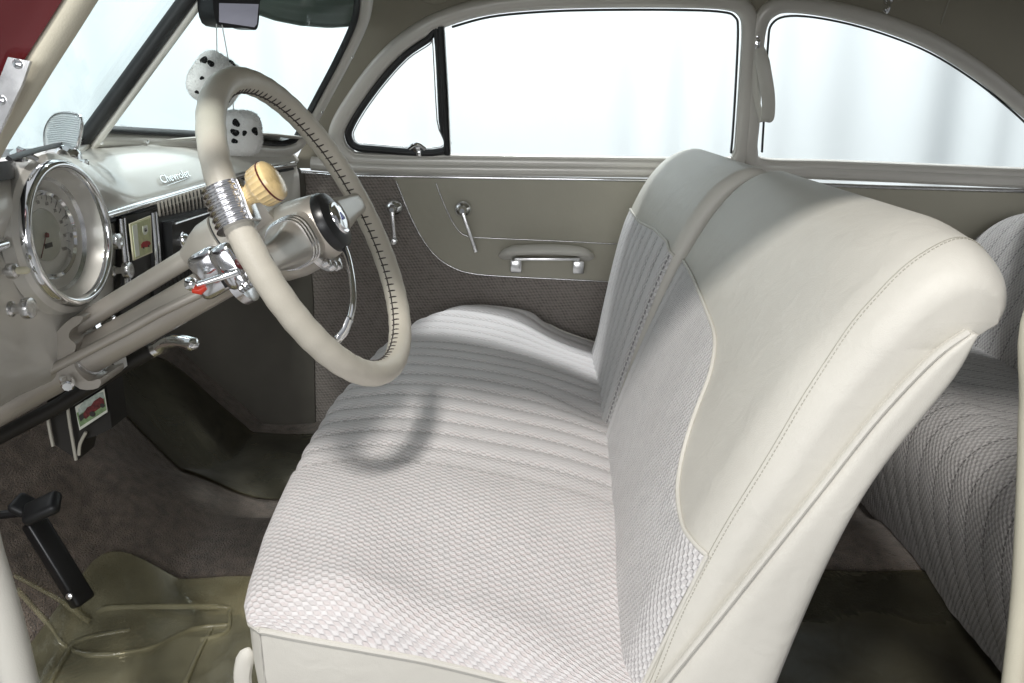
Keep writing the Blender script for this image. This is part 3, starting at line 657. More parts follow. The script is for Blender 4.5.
# bracket
bk = [(33,364),(48,343),(62,326),(74,317),(83,317),(80,323),(71,330),(69,338),(76,345),(73,358),(77,371),(88,381),(100,379),(98,388),(80,389),(62,375)]
mk('column_bracket', panel(cr([Py(u, v, CY-.033) for u, v in bk], 3, True), [], (0,-1,0), .066), 'column', sc_, angle=30)
cl_ = A0+ax*.012
x_, y_, a_ = basis(ax)
mk('column_clamp', lathe([(.0250,0),(.028,.001),(.028,.008),(.0250,.009)], cl_+ax*.01, ax, 28), 'chrome_dull', sc_)
mk('clamp_bolt', join(lathe([(.008,0),(.008,.012),(.006,.014)], Py(68,381,CY-.04), (.4,-1,-.3), 8), box(Py(66,379,CY-.033), (.014,.012,.012), bev=.003)), 'chrome', sc_)
# ---- turn signal switch clamped on the column
ts = thing('turn_signal_switch', Py(228,272,CY-.03), 'chrome turn signal switch with orange tipped lever clamped on the steering column', 'switch')
YT = CY-.035
def tb(u, v, s, y=YT, bev=.003, k=ax): return box(Py(u, v, y), s, k, (0,1,0), bev=bev, seg=3)
mk('switch_case', join(tb(210,264,(.044,.036,.040), bev=.012), tb(222,279,(.062,.034,.030), bev=.010)), 'satin', ts)
mk('switch_head', join(tb(234,264,(.036,.046,.058), y=YT-.005, bev=.012), tb(244,278,(.022,.034,.030), y=YT-.012, bev=.010)), 'satin', ts)
mk('switch_clamp', lathe([(.0285,0),(.032,.001),(.032,.012),(.0285,.013)], Py(236,283,CY), ax, 28), 'satin', ts)
mk('switch_slot', join(tb(217,262,(.007,.006,.016), y=YT-.019, bev=.001), tb(226,283,(.007,.006,.010), y=YT-.017, bev=.001)), 'black', ts)
mk('indicator_lens', lathe([(.008,0),(.008,.004),(.005,.007),(.001,.008)], Py(241,263,YT-.026), (.7,-.6,.3), 16), 'maroon', ts)
lv = mk('switch_lever', join(tube([Py(238,272,YT-.03), Py(215,279,YT-.04), Py(197,285,YT-.045)], [.0045,.004,.004], 10), lathe([(.002,-.009),(.006,-.006),(.0085,0),(.006,.006),(.002,.009)], Py(191,284,YT-.046), (.6,-.6,.3), 16)), 'chrome', ts)
mk('lever_tip', join(tube([Py(193,290,YT-.047), Py(200,290.5,YT-.047), Py(206,287,YT-.046)], [.004,.0055,.003], 10), tube([Py(205,281,YT-.040), Py(216,278,YT-.036)], .0022, 8)), 'orange', lv)
mk('switch_screws', join(*[lathe([(.006,0),(.005,.005),(.001,.006)], Py(u, v, YT-.03), (.5,-1,.2), 8) for u, v in [(248,284),(250,273),(243,288)]]), 'chrome', ts)

# ================================================================== STEERING WHEEL
C = Vector((-.2527, -.37, .7345)); n = Vector((math.cos(.456), -.092, math.sin(.456))).normalized(); WR = .1975
sw = thing('steering_wheel', C, 'large steering wheel in cream laced leather cover with black centred hub', 'steering wheel')
ey = (Vector((0,1,0))-n*n.y).normalized(); ed = ey.cross(n).normalized()
if ed.z > 0: ed = -ed
def wp(r, t, h=0): return C+(ey*math.cos(t)+ed*math.sin(t))*r+n*h
NW = 160
rim = mk('rim', tube([wp(WR, 2*PI*k/NW) for k in range(NW)], [.0157+.0003*math.sin(k*1.7) for k in range(NW)], 22, True, ref=n), 'rimleather', sw)
stt = []
for k in range(104):
    t = 2*PI*k/104; r0 = .0159
    pts = []
    for q, dt in ((-13,-.004), (0,.001), (14,.006), (26,.010)):
        a = R(q); pts.append(wp(WR-math.cos(a)*r0, t+dt, math.sin(a)*r0+.0))
    stt.append(tube(pts, [.0007,.0011,.0011,.0007], 5))
mk('lacing', join(*stt), 'stitch', rim)
mk('rim_seam', tube([wp(WR-.0155, 2*PI*k/NW, -.001) for k in range(NW)], .0011, 5, True), 'stitch', rim)
# hub
hub = mk('hub', lathe([(.036,-.055),(.043,-.045),(.047,-.02),(.046,.0),(.043,.018),(.0395,.034),(.038,.036)], C-n*.020, n, 48), 'column', sw)
mk('hub_ring', lathe([(.0390,.0),(.0385,.006),(.0355,.012),(.024,.0165),(.0205,.017)], C+n*.014, n, 48), 'black', hub)
cap = mk('horn_cap', lathe([(.0215,.0),(.0215,.0195),(.0200,.0215),(.0165,.0208),(.0155,.0222),(.009,.0236),(.001,.0240)], C+n*.012, n, 40), 'chrome', hub)
cc = C+n*.0366
mk('cap_emblem', join(panel([cc+ey*a-ed*b for a, b in [(-.0055,-.003),(-.003,-.0045),(.003,-.0045),(.0055,-.003),(.003,.001),(.0008,.0055),(-.0008,.0055),(-.003,.001)]], [], n, .001)), 'blue', cap)
for s in (1, -1):                        # two broad spokes at the sides
    def spk(a, b, s=s):
        t = a; w = lerp(.040, .020, sm(t)); th = lerp(.030, .0105, sm(t)); q = 2*PI*b
        cx, cy = math.cos(q), math.sin(q); cx = math.copysign(abs(cx)**.7, cx); cy = math.copysign(abs(cy)**.7, cy)
        return C+ey*s*(.022+a*(WR-.037))+ed*(cx*w*.8)+n*(cy*th+lerp(-.016, .0, sm(a)))
    V, F = grid(spk, 14, 33)
    sp = mk('spoke', (V, F), 'column', hub)
    for rr in (.058, .067, .076):
        a = (rr-.022)/(WR-.037); mk('spoke_rib', tube([spk(a, b/32)*1.0 for b in range(32)], .0022, 6, True), 'chrome_dull' if s < 0 else 'column', sp)
# horn ring (lower half)
hq = [on(u, v, C+n*h, n) for u, v, h in [(335,232,.016),(342,243,.020),(348,258,.025),(352,280,.031),(353,300,.028),(350,318,.020),(344,332,.010),(336,341,.0),(327,347,-.008)]]
hro = mk('horn_ring', tube(cr(hq, 6), .0040, 10), 'chrome', sw)
mk('horn_ring_grip', tube(cr([hq[5], (hq[5]+hq[6])/2, hq[6], hq[7]], 4), [.0045]+[.0062]*11+[.0045], 12, sy=.7), 'chrome', hro)
mk('horn_contacts', join(*[lathe([(.006,0),(.006,.008),(.003,.010)], wp(.052, R(95+q*17), -.004), n, 12) for q in (0, 1, 2)]+[tube([wp(.050, R(a), -.006) for a in range(70, 160, 8)], .006, 8)]), 'chrome_dull', hub)
# spinner knob clamped to the rim
tk = R(199)
kp = wp(WR, tk); tg = (wp(WR, tk+.05)-wp(WR, tk-.05)).normalized()
kn = thing('spinner_knob', kp, 'ivory coloured spinner knob on a ribbed chrome clamp on the wheel rim', 'knob')
prof = [(.0185,-.0225)]+[(.0208+.0018*math.cos(2*PI*k/7), -.0222+.0444*k/48) for k in range(49)]+[(.0185,.0225)]
mk('clamp', lathe(prof, kp, tg, 64), 'satin', kn, angle=70)
mk('clamp_tongue', box(kp+n*.0205-tg*.001, (.006,.020,.046), n, n.cross(tg), bev=.0025), 'chrome_dull', kn)
kd = (n+(-ed)*.10+ey*.05).normalized()
mk('knob_handle', lathe([(.0105,.016),(.0092,.020),(.0095,.025),(.0125,.031),(.0190,.035),(.0210,.038),(.0220,.050)], kp, kd, 72, flute=.022, nf=24), 'ivory', kn)
mk('knob_band', lathe([(.0214,.050),(.0226,.0503),(.0226,.0517),(.0214,.052)], kp, kd, 48), 'maroon', kn)
mk('knob_cap', lathe([(.0220,.052),(.0212,.0555),(.0175,.0585),(.009,.0605),(.001,.061)], kp, kd, 48), 'ivory', kn)
mk('knob_collar', lathe([(.012,.012),(.0125,.018),(.010,.019)], kp, kd, 24), 'chrome_dull', kn)

# ================================================================== MIRROR AND DICE
mr = thing('rear_view_mirror', Py(226,8,-.02), 'black framed rear view mirror hanging at the top of the windshield', 'mirror')
m0, m1, m2, m3 = Py(219,3,-.014), Py(258.5,4,.014), Py(256.5,27.5,.018), Py(219,22,-.010)
mn = (m1-m0).cross(m3-m0).normalized(); mn = mn if mn.dot(CAM-m0) > 0 else -mn
ctr = (m0+m1+m2+m3)/4
mcr = [ctr+(q-ctr)*1.04 for q in (m0, m1, m2, m3)]
bx = Vector((-.045,-.02,.0))
oc = [Py(216,-18,-.035), Py(259.5,-18,.063), Py(260,5,.063), Py(258,28.5,.063), Py(245,29,.035), Py(217,24,-.035)]
mk('mirror_glass', panel([q+mn*.001 for q in (m0, m1, lerp(m1, m2, .85), lerp(m2, m3, .06), m3)], [], mn, .002), 'mirror', mr, smooth=False)
gq = [on(u, v, ctr, mn) for u, v in [(217.5,-16),(259.5,-16),(259.8,5),(257.5,28.5),(246,28.2),(217.5,23.5)]]
g2 = [q-mn*.0015 for q in cr(gq, 5, True)]
V, F = panel(g2, [], -mn, 0); F = F[:len(tessellate_polygon([g2]))]
dv = Vector((-.030, .012, .001)); b2 = [ctr+(q-ctr)*.97+dv for q in g2]; g3 = [ctr+(q-ctr)*1.0+dv*.75 for q in g2]; m_ = len(g2)
tr = [tuple(t) for t in tessellate_polygon([g2])]
V = g2+g3+b2; F = tr+[tuple(i+2*m_ for i in t[::-1]) for t in tr]+[(i, (i+1) % m_, (i+1) % m_+m_, i+m_) for i in range(m_)]+[(i+m_, (i+1) % m_+m_, (i+1) % m_+2*m_, i+2*m_) for i in range(m_)]
mk('mirror_housing', (V, F), 'black', mr, angle=35)
mk('mirror_stalk', tube([ctr+Vector((-.03,.02,.02)), ctr+Vector((-.05,.02,.09)), Vector((-.45,.02,1.15))], .007, 8), 'dark', mr)
def die(cu, cv, y, size, rot, label, spots, strs):
    c = Py(cu, cv, y); d = thing('fuzzy_die', c, label, 'fuzzy die', 'fuzzy dice hanging from the mirror')
    Rm = Matrix.Rotation(rot[2], 3, 'Z') @ Matrix.Rotation(rot[1], 3, 'Y') @ Matrix.Rotation(rot[0], 3, 'X')
    bm = bmesh.new(); bmesh.ops.create_cube(bm, size=2); bmesh.ops.subdivide_edges(bm, edges=bm.edges, cuts=22, use_grid_fill=True)
    h = size/2
    def shape(v):
        w = Vector(v); L_ = (abs(w.x)**3.4+abs(w.y)**3.4+abs(w.z)**3.4)**(1/3.4); return w/L_
    V = []
    for v in bm.verts:
        w = shape(v.co); nz = noise.noise(w*7+Vector((cu, 0, 0)))*.03+noise.noise(w*22)*.018
        V.append(c+Rm @ (w*h*(1+nz)))
    F = [tuple(q.index for q in f.verts) for f in bm.faces]; bm.free()
    mk('plush_body', (V, F), 'fuzz', d)
    # short fur
    fv, ff = [], []
    rg = random.Random(int(cu))
    for i in range(2600):
        w = Vector((rg.gauss(0,1), rg.gauss(0,1), rg.gauss(0,1))); w = w/max(abs(w.x), abs(w.y), abs(w.z)); w = shape(w)
        q = c+Rm @ (w*h*.99); nn = (Rm @ Vector((w.x**3, w.y**3, w.z**3))).normalized(); e = nn+Vector((rg.uniform(-.6,.6), rg.uniform(-.6,.6), rg.uniform(-.6,.6)))
        s_ = nn.cross(Vector((rg.uniform(-1,1), rg.uniform(-1,1), rg.uniform(-1,1)))).normalized()*.0005
        b = len(fv); fv += [q-s_, q+s_, q+e.normalized()*.0035]; ff.append((b, b+1, b+2))
    mk('plush_fur', (fv, ff), 'fuzz', d, smooth=False)
    Ri = Rm.transposed()
    for (u, v, rr) in spots:            # nap-like dots pressed on the surface
        dr = Ri @ ray(u, v); o = Ri @ (CAM-c)
        # march to the superellipsoid
        t0 = (c-CAM).length-h*2; hit = None
        for k in range(400):
            q = (o+dr*(t0+k*h*.01))/h
            if abs(q.x)**3.4+abs(q.y)**3.4+abs(q.z)**3.4 < 1.0: hit = q; break
        if hit is None: continue
        nn = (Rm @ Vector((hit.x*abs(hit.x)**1.4, hit.y*abs(hit.y)**1.4, hit.z*abs(hit.z)**1.4))).normalized()
        pc = c+Rm @ (hit*h); x__, y__, a__ = basis(nn); V = [pc+nn*.0018]; K = 14
        for k in range(K):
            a = 2*PI*k/K; r_ = rr*(1+.22*math.sin(a*2+u)+.14*math.sin(a*3+v)); V.append(pc+(x__*math.cos(a)+y__*math.sin(a))*r_+nn*.0012)
        for k in range(K):
            a = 2*PI*k/K; r_ = rr*1.05; V.append(pc+(x__*math.cos(a)+y__*math.sin(a))*r_-nn*.003)
        F = [(0, 1+k, 1+(k+1) % K) for k in range(K)]+[(1+k, 1+K+k, 1+K+(k+1) % K, 1+(k+1) % K) for k in range(K)]
        mk('pip', (V, F), 'pip', d)
    for s in strs: mk('string', tube(s, .0009, 5), 'white', d)
die(215.5, 81, .02, .078, (.45,.62,.5), 'upper white plush die with black spots half behind the wheel rim', [(204,60,.007),(211,63.5,.005),(232,63,.006),(202,78,.003),(197,92,.003),(224,101,.003)],
    [[Py(216.5,24,-.02), Py(217,56,.0)], [Py(222,25,-.01), Py(228,58,.02)]])
die(239, 133, .03, .072, (.05,.02,.12), 'lower white plush die with black spots hanging above the ivory knob', [(236,123,.006),(235,132.5,.0062),(244.5,133,.004),(234.5,141,.0045),(255,131,.006),(251,111.5,.005),(219.5,120,.004),(236,157,.004)],
    [[Py(233,100,.03), Py(233.5,110,.03)]])

# ================================================================== UNDER DASH
hb_ = thing('hand_brake', Py(140,358,-.30), 'dark hand brake rod with chrome pull grip under the dashboard', 'hand brake')
mk('brake_rod', tube([Py(-30,452,-.30), Py(60,405,-.30), Py(110,373,-.30), Py(152,350,-.30)], .011, 12), 'dark', hb_)
mk('grip_socket', tube([Py(148,353,-.30), Py(163,346.5,-.30)], [.010,.009], 12), 'chrome_dull', hb_)
mk('brake_grip', tube(cr([Py(161,347,-.30), Py(168,342,-.305), Py(180,341,-.31), Py(192,344,-.315), Py(198,348,-.315)], 5), [.006]+[.010]*8+[.0095]*8+[.008,.006,.004,.002], 12, sy=1.5), 'chrome', hb_)
tgq = thing('paper_tag', Py(120,366,-.315), 'small white paper tag with a hole on the hand brake rod', 'tag')
mk('tag_sheet', panel([Py(u, v, -.318) for u, v in [(113.5,363),(125.5,357),(127,366),(116,375)]], [], (0,-1,0), .0015), 'white', tgq, smooth=False)
mk('tag_hole', lathe([(.002,0),(.002,.0012)], Py(119.5,365.5,-.318), (0,-1,0), 12), 'ink', tgq)
hp = thing('under_dash_panel', Py(75,420,-.28), 'dark grey panel with pale edge trims hanging below the dashboard', 'panel')
mk('panel_board', panel([Py(u, v, -.275) for u, v in [(46,395),(104,368),(112,428),(96,436),(82,440),(78,460),(55,445)]], [], (0,-1,0), .05), 'dark', hp)
for pts in ([(67,402),(70,425),(76,460)], [(47,415),(50,432),(53,446)], [(86,432),(80,444),(79,455)]):
    mk('edge_trim', tube(cr([Py(u, v, -.285) for u, v in pts], 4), .0024, 8), 'paint_flat', hp)
cdn = thing('car_photo_card', Py(91,410,-.29), 'small printed card with a dark red old car, fixed to the panel under the dash', 'card')
def cq(px, e, nm, m): return mk(nm, panel([Py(u, v, -.290-e) for u, v in px], [], (0,-1,0), .001), m, cdn, smooth=False)
cq([(75,407),(104,389),(107.5,412),(79.5,430.5)], 0, 'card_sheet', 'paperw')
cq([(76.5,413),(104,396),(106.5,410),(80,427)], .0004, 'card_ground', 'printg')
cq([(78,409),(84,401),(90,398),(96,394),(103,392),(104,398),(98,402),(86,410),(79,415)], .0006, 'card_sky', mat('card_print_sky', (.45,.52,.46), .5, vary=.3, vscale=170))
cq([(83,414),(87,407.5),(91,405.5),(94,401),(100,397),(103.5,399),(104.5,404),(100,408),(92,413.5),(86,419),(83.5,418)], .0010, 'printed_car', 'printm')
mk('printed_wheel', join(*[lathe([(r_,0),(r_,.0006)], Py(u, v, -.2915), (0,-1,0), 14) for u, v, r_ in [(92.5,414,.0042),(102.5,405.5,.0034)]]), 'ink', cdn)
cq([(78.5,416),(83,413),(84,418),(80.5,422)], .0012, 'printed_grille', 'ink')
lever = thing('vent_lever', Py(108,322,-.33), 'small bright bent lever between the two steering tubes', 'lever')
mk('lever_arm', join(tube(cr([Py(103,325,-.34), Py(108,320,-.34), Py(114,318,-.34), Py(113.5,324,-.34)], 4), .004, 8), tube([Py(84,338,-.335), Py(100,327,-.335)], .009, 8)), 'chrome', lever)
# pedals
pd = thing('foot_pedal', Py(40,540,-.30), 'black rubber foot pedal with a wide pad on a long sloping plate', 'pedal')
yp = -.25
pa, pb_ = Py(33,520,yp), Py(84,603,yp-.02)
dirp = (pb_-pa).normalized(); 
mk('pedal_plate', box((pa+pb_)/2, ((pb_-pa).length, .035, .024), dirp, (.25,1,.35), bev=.006, seg=3), 'black', pd)
mk('pedal_pad', join(box(Py(42,508,yp-.02), (.060,.040,.020), (1,.1,.45), (-.3,1,.5), bev=.009, seg=3), box(Py(22,505,yp), (.030,.036,.018), (1,0,-.6), (0,1,.5), bev=.008, seg=3)), 'rubber', pd)
mk('pedal_bolt', join(lathe([(.005,0),(.005,.004),(.002,.005)], Py(70,596,yp-.045), (0,-1,.3), 10)), 'chrome_dull', pd)
mk('pedal_arm', tube([Py(-20,517,yp), Py(18,513,yp)], .007, 8), 'black', pd)
# mats
def on_floor(u, v, e=.006):
    d = ray(u, v); t = .3
    for k in range(900):
        p = CAM+d*t
        if p.z < floorz(p.x, p.y)+e: break
        t += .003
    return p
def flat_mat(xs, ys, name, label, e=.010, ribs=(), mm='mat'):
    o = thing(name, (sum(xs)/2, sum(ys)/2, .04), label, 'floor mat', None)
    def f(a, b):
        # rounded rectangle
        u_, v_ = 2*a-1, 2*b-1
        k = max(abs(u_), abs(v_)) or 1; L_ = (abs(u_/k)**6+abs(v_/k)**6)**(1/6); u_, v_ = u_/L_, v_/L_
        x = lerp(xs[0], xs[1], (u_+1)/2); y = lerp(ys[0], ys[1], (v_+1)/2)
        return Vector((x, y, floorz(x, y)+e+.004*noise.noise(Vector((x*9, y*9, 0)))))
    mk('mat_sheet', solid(grid(f, 60, 60), (0,0,-.003)), mm, o, angle=60)
    for rb in ribs:
        P = cr([on_floor(u, v, e+.002) for u, v in rb], 6)
        mk('mat_rib', mould(P, (0,0,1), .008, .004, seg=6), 'mat', o)
    return o
flat_mat((-.74,-.30), (-.70,-.12), 'floor_mat', 'yellowed clear vinyl mat on the carpet below the driver pedals', ribs=(
    [(96,612),(120,607),(222,607),(229,615),(226,632),(200,640)], [(18,590),(45,620),(66,647),(100,655),(150,648),(190,630),(230,625)], [(50,683),(66,655),(80,640),(130,630)], [(185,683),(200,650),(212,628)], [(14,575),(60,600),(90,622)]))
flat_mat((-.92,-.45), (.24,.62), 'floor_mat', 'shade-darkened yellowed vinyl mat over the passenger side toe board', mm='mat_shaded')
flat_mat((.36,.80), (-.68,-.10), 'floor_mat', 'clear vinyl mat on the dark carpet in front of the rear seat', mm='mat_shaded')
# far kick panel
kk = mk('kick_panel', panel([SL(u, v, .012) for u, v in [(100,330),(100,200),(200,150),(298,168),(304,175),(313,300),(315,420),(318,480),(150,480)]], [], LOW, .01), 'kick', smooth=False)
tag(kk, 'dark olive board panel ahead of the far door in the footwell', 'panel')

# ================================================================== FRONT SEAT
fs = thing('bench_seat', Vector((0, 0, .05)), 'front bench seat with pale woven cloth and cream leather, split backrest', 'bench seat')
CU0, CU1 = -.672, .645
def cush_prof(y):
    e = max(0, min(1, (-.35-y)/.32)); sag = .05*sm(e)+.030*sm((y-.15)/.35)
    return [(-.281,.366),(-.284,.369),(-.285,.373),(-.282,.379),(-.276,.385),(-.262,.391),(-.232,.396),(-.17,.401-.35*(sag-.05*sm(e))),(-.08,.394-.6*sag),(.0,.376-.7*sag),(.08,.352-.9*sag),(.16,.325-sag),(.25,.295-sag)]
NP = 6
def seam_h(y, x):
    if y < -.33: return 0
    q = abs(((y+.275+.0275) % .055)-.0275)/.0275     # 0 at seam, 1 mid
    return .0036*(1-(1-q)**2.2)*sm((y+.33)/.08)-.0036
cache = {}
def cushf(a, b):
    y = lerp(CU0, CU1, a)
    P = cached(('c', y), lambda: cr([Vector((x, y, z)) for x, z in cush_prof(y)], NP)); t = b*(len(P)-1); i = min(int(t), len(P)-2); p = P[i].lerp(P[i+1], t-i)
    d = (P[i+1]-P[i]).normalized(); nn = Vector((-d.z, 0, d.x))
    # edge roll + plan corner rounding
    for edge, rr in ((CU0, .060), (CU1, .060)):
        de = abs(y-edge)
        if de < rr:
            k = 1-math.sqrt(max(0, 1-((rr-de)/rr)**2))
            ze = interp(p.x, [-.28,-.22,-.12,0,.1,.2], [.366,.352,.330,.300,.285,.27]) if edge < 0 else interp(p.x, [-.28,-.1,.1,.2], [.366,.352,.325,.30])
            p.z -= k*max(0, p.z-ze)
    p.x += (interp(y, [-.672,-.665,-.64,-.60,-.5,-.3,-.06,.27,.48,.60,.645], [-.268,-.282,-.293,-.300,-.313,-.326,-.327,-.296,-.246,-.175,-.12])+.284)*sm((.12-p.x)/.3)
    f = 1 if b > .12 else b/.12
    p = p+nn*(seam_h(y, p.x)*f)
    p.z += .004*noise.noise(Vector((p.x*6, y*6, 3)))
    # dip at the backrest split
    p.z -= .012*math.exp(-((y-.05)/.06)**2)*sm((p.x-.02)/.12)
    return p
ny, nx = 300, 150
V, F = grid(cushf, ny, nx); UV = []
yacc = [0.0]
for i in range(1, ny): yacc.append(yacc[-1]+max((V[i*nx+70]-V[(i-1)*nx+70]).length if abs(lerp(CU0, CU1, i/(ny-1))) > .60 else 0, (CU1-CU0)/(ny-1)))
sh_ = lerp(CU0, CU1, 150/(ny-1))-yacc[150]; yacc = [q+sh_ for q in yacc]
for i in range(ny):
    y = lerp(CU0, CU1, i/(ny-1)); acc = 0
    for j in range(nx):
        if j: acc += (V[i*nx+j]-V[i*nx+j-1]).length
        UV.append((acc, yacc[i]))
cu = mk('cushion', (V, F), 'seatcloth', fs, uv=UV, angle=180)
loopP = [cushf(0, b/60) for b in range(60, 2, -1)]+[cushf(a/120, .0) for a in range(1, 120)]+[cushf(1, b/60) for b in range(3, 61)]
mk('cushion_piping', tube([p+Vector((0,0,-.001)) for p in loopP], .0036, 8), 'leather', cu)
def skirt(a, b):
    i = a*(len(loopP)-1); k = min(int(i), len(loopP)-2); p = loopP[k].lerp(loopP[k+1], i-k)
    z = lerp(p.z-.002, min(p.z-.004, .16), b); c_ = Vector((.02, -.01, 0)); o_ = Vector((p.x-.0, p.y, 0))-c_; o_.z = 0
    k_ = 1+(math.sin(b*PI)*.012-.035*b)/max(.1, o_.length)
    return Vector((c_.x+o_.x*k_, c_.y+o_.y*k_, z))
mk('cushion_side', grid(skirt, 240, 14), 'leather', cu)
mk('seat_base', box((0.03, -.02, .115), (.50, 1.25, .14), bev=.02), 'vinyl', fs)
mk('seat_side_shield', tube(cr([Py(249,648,-.64), Py(244,664,-.64), Py(243,684,-.64), Py(252,725,-.64)], 5), [.002,.005,.008,.009,.010]+[.010]*11, 10, sy=.6), 'leather', fs)

BP = [(.112,.270),(.130,.320),(.152,.385),(.182,.455),(.216,.525),(.254,.598),(.292,.664),(.326,.716),(.362,.755),(.402,.775),(.433,.772),(.456,.750),(.460,.722),(.448,.698),(.428,.690),(.400,.668),(.378,.62),(.338,.535),(.300,.44),(.266,.315),(.256,.262)]
bpw = [1]*11+[.85,.65,.4,.15,0,0,0,0,0,0]                       # how far each profile point is drawn in at the ends
SB = .005
def back_shape(y0, y1, dx, near):
    P3 = [Vector((x, 0, z)) for x, z in BP]; PP = cr(P3, 6); K = len(PP)
    W = [interp(i/6, range(len(BP)), bpw) for i in range(K)]
    T = frames(PP, False); NNs = [Vector((-t.z, 0, t.x)) for t in T]       # outward
    def f(s, y, e=0):
        t = max(0, min(1, s))*(K-1); i = min(int(t), K-2); fr = t-i
        p = PP[i].lerp(PP[i+1], fr); nn = (NNs[i].lerp(NNs[i+1], fr)).normalized(); w = W[i]*(1-fr)+W[i+1]*fr
        R0, R1 = (.062, .040) if near else (.020, .085)
        d0, d1 = y-y0, y1-y; ins = 0
        if d0 < R0: ins = R0*(1-math.sqrt(max(0, 1-((R0-d0)/R0)**2)))
        if d1 < R1: ins = max(ins, R1*(1-math.sqrt(max(0, 1-((R1-d1)/R1)**2))))
        ins = min(ins, R0)*.62 if near else min(ins, .052)
        # gentle crown of the front face, top dips towards the outer ends
        q = (y-(y0+y1)/2)/((y1-y0)/2); crown = .012*(1-q*q)*w*math.sin(min(1, s/.45)*PI)
        outer_d = d0 if near else d1; top = .014*sm((.14-outer_d)/.14)*sm((p.z-.6)/.15)
        p = p+nn*(-ins*w+crown+e); p.y = y; p.z -= top
        th = sm((p.z-.30)/.45); p.x += max(0, .03+.06*y)*(1-th)+dx*th
        return p
    return f, K
def mk_back(y0, y1, dx, near, label):
    f, K = back_shape(y0, y1, dx, near)
    def ys(b):                                    # denser near the rolled ends
        t = b; t = .5-.5*math.cos(PI*t)*(.55+.45*abs(math.cos(PI*t))) ; return lerp(y0, y1, t)
    G = grid(lambda a, b: f(a, ys(b)), 150, 110)
    V, F = G; V = list(V); F = list(F)
    # end caps, slightly bulged
    for col, sgn in ((0, -1), (109, 1)):
        idx = [i*110+col for i in range(150)]
        for t in tessellate_polygon([[Vector((V[i].x, V[i].z, 0)) for i in idx]]): F.append(tuple(idx[k] for k in t))
    o = mk('backrest', (V, F), 'leather', fs, angle=50); tag(o, label)
    return o, f
bn, fn_ = mk_back(-.672, -SB, 0, True, 'near driver backrest half')
bf, ff_ = mk_back(SB, .640, -.022, False, 'far passenger backrest half')
def inv(f, u, v, ya, yb, smax=.55, e=0):
    best = None
    sa, sb = 0, smax
    for it in range(5):
        cand = []
        for i in range(25):
            for j in range(25):
                s = lerp(sa, sb, i/24); y = lerp(ya, yb, j/24); q = proj(f(s, y, e)); cand.append(((q[0]-u)**2+(q[1]-v)**2, s, y))
        d, s, y = min(cand); ws_, wy = (sb-sa)/8, (yb-ya)/8
        sa, sb, ya, yb = s-ws_, s+ws_, y-wy, y+wy
        best = (s, y)
    return best
# near insert: boundary traced down the leather edge
nb_px = [(684,266),(697,290),(710,318),(716,342),(711,375),(696,415),(684,455),(679,490),(683,522),(697,545),(709,556)]
nb = [inv(fn_, u, v, -.67, -SB) for u, v in nb_px]
st_px = [(709,556),(690,590),(668,640),(650,683)]
sbm = [inv(fn_, u, v, -.67, -.3) for u, v in st_px]
print('near boundary', [(round(s, 3), round(y, 3)) for s, y in nb], [(round(s, 3), round(y, 3)) for s, y in sbm])
nb[0] = (.272, -.012); nb[1] = (.268, -.17); yst = sbm[0][1]
bl_ = [(s, y) for s, y in nb]+[(0.0, yst)]
cur = cr([Vector((s, y, 0)) for s, y in bl_[:-1]], 8)+[Vector((0, yst, 0))]
cs = [c_.x for c_ in cur][::-1]; cyv = [c_.y for c_ in cur][::-1]
mono_s, mono_y = [], []
for s_, y_ in zip(cs, cyv):
    if not mono_s or s_ > mono_s[-1]+1e-5: mono_s.append(s_); mono_y.append(y_)
stop = mono_s[-1]
def pl(y): return .0045*(1-abs(((y+.04+.0275) % .055)-.0275)/.0275) if False else 0
def seamb(y, yc):
    q = abs(((y+.04+.0275) % .055)-.0275)/.0275
    m_ = sm((y+.10)/.03) if yc else 1
    return .0042*(1-(1-q)**2.2)*m_-.0030*m_
def insert(f, blo, bhi, nm_parent, yc, n1=120, n2=110, e=.0028):
    def g(a, b):
        s, y = blo(a, b); ed_ = min(min(a, 1-a)*14, min(b, 1-b)*14, 1)
        return f(s, y, e+seamb(y, yc)*ed_+.001*ed_)
    V, F = grid(g, n1, n2)
    UV = []
    for i in range(n1):
        for j in range(n2):
            s, y = blo(i/(n1-1), j/(n2-1)); UV.append((s*1.32, y))
    return mk('cloth_insert', (V, F), 'backcloth', nm_parent, uv=UV, angle=180)
def blo_near(a, b):
    s = a*stop; yb = interp(s, mono_s, mono_y); return s, lerp(yb, -SB-.004, b)
insn = insert(fn_, blo_near, None, bn, True)
fb = [inv(ff_, u, v, SB, .62) for u, v in [(641,223),(655,230),(668,242),(682,262)]]
print('far boundary', [(round(s, 3), round(y, 3)) for s, y in fb])
fbs = sorted([(y, s) for s, y in fb]); fy = [q[0] for q in fbs]; fsv = [q[1] for q in fbs]
def blo_far(a, b):
    y = lerp(SB+.004, .615, b); return a*interp(y, fy, fsv), y
insf = insert(ff_, blo_far, None, bf, False)
mk('insert_piping', tube([fn_(c_.x, c_.y, .002) for c_ in cur], .0026, 8), 'leather', insn)
mk('insert_piping', tube([ff_(interp(y, fy, fsv), y, .002) for y in np.linspace(SB+.004, .615, 60)], .0026, 8), 'leather', insf)
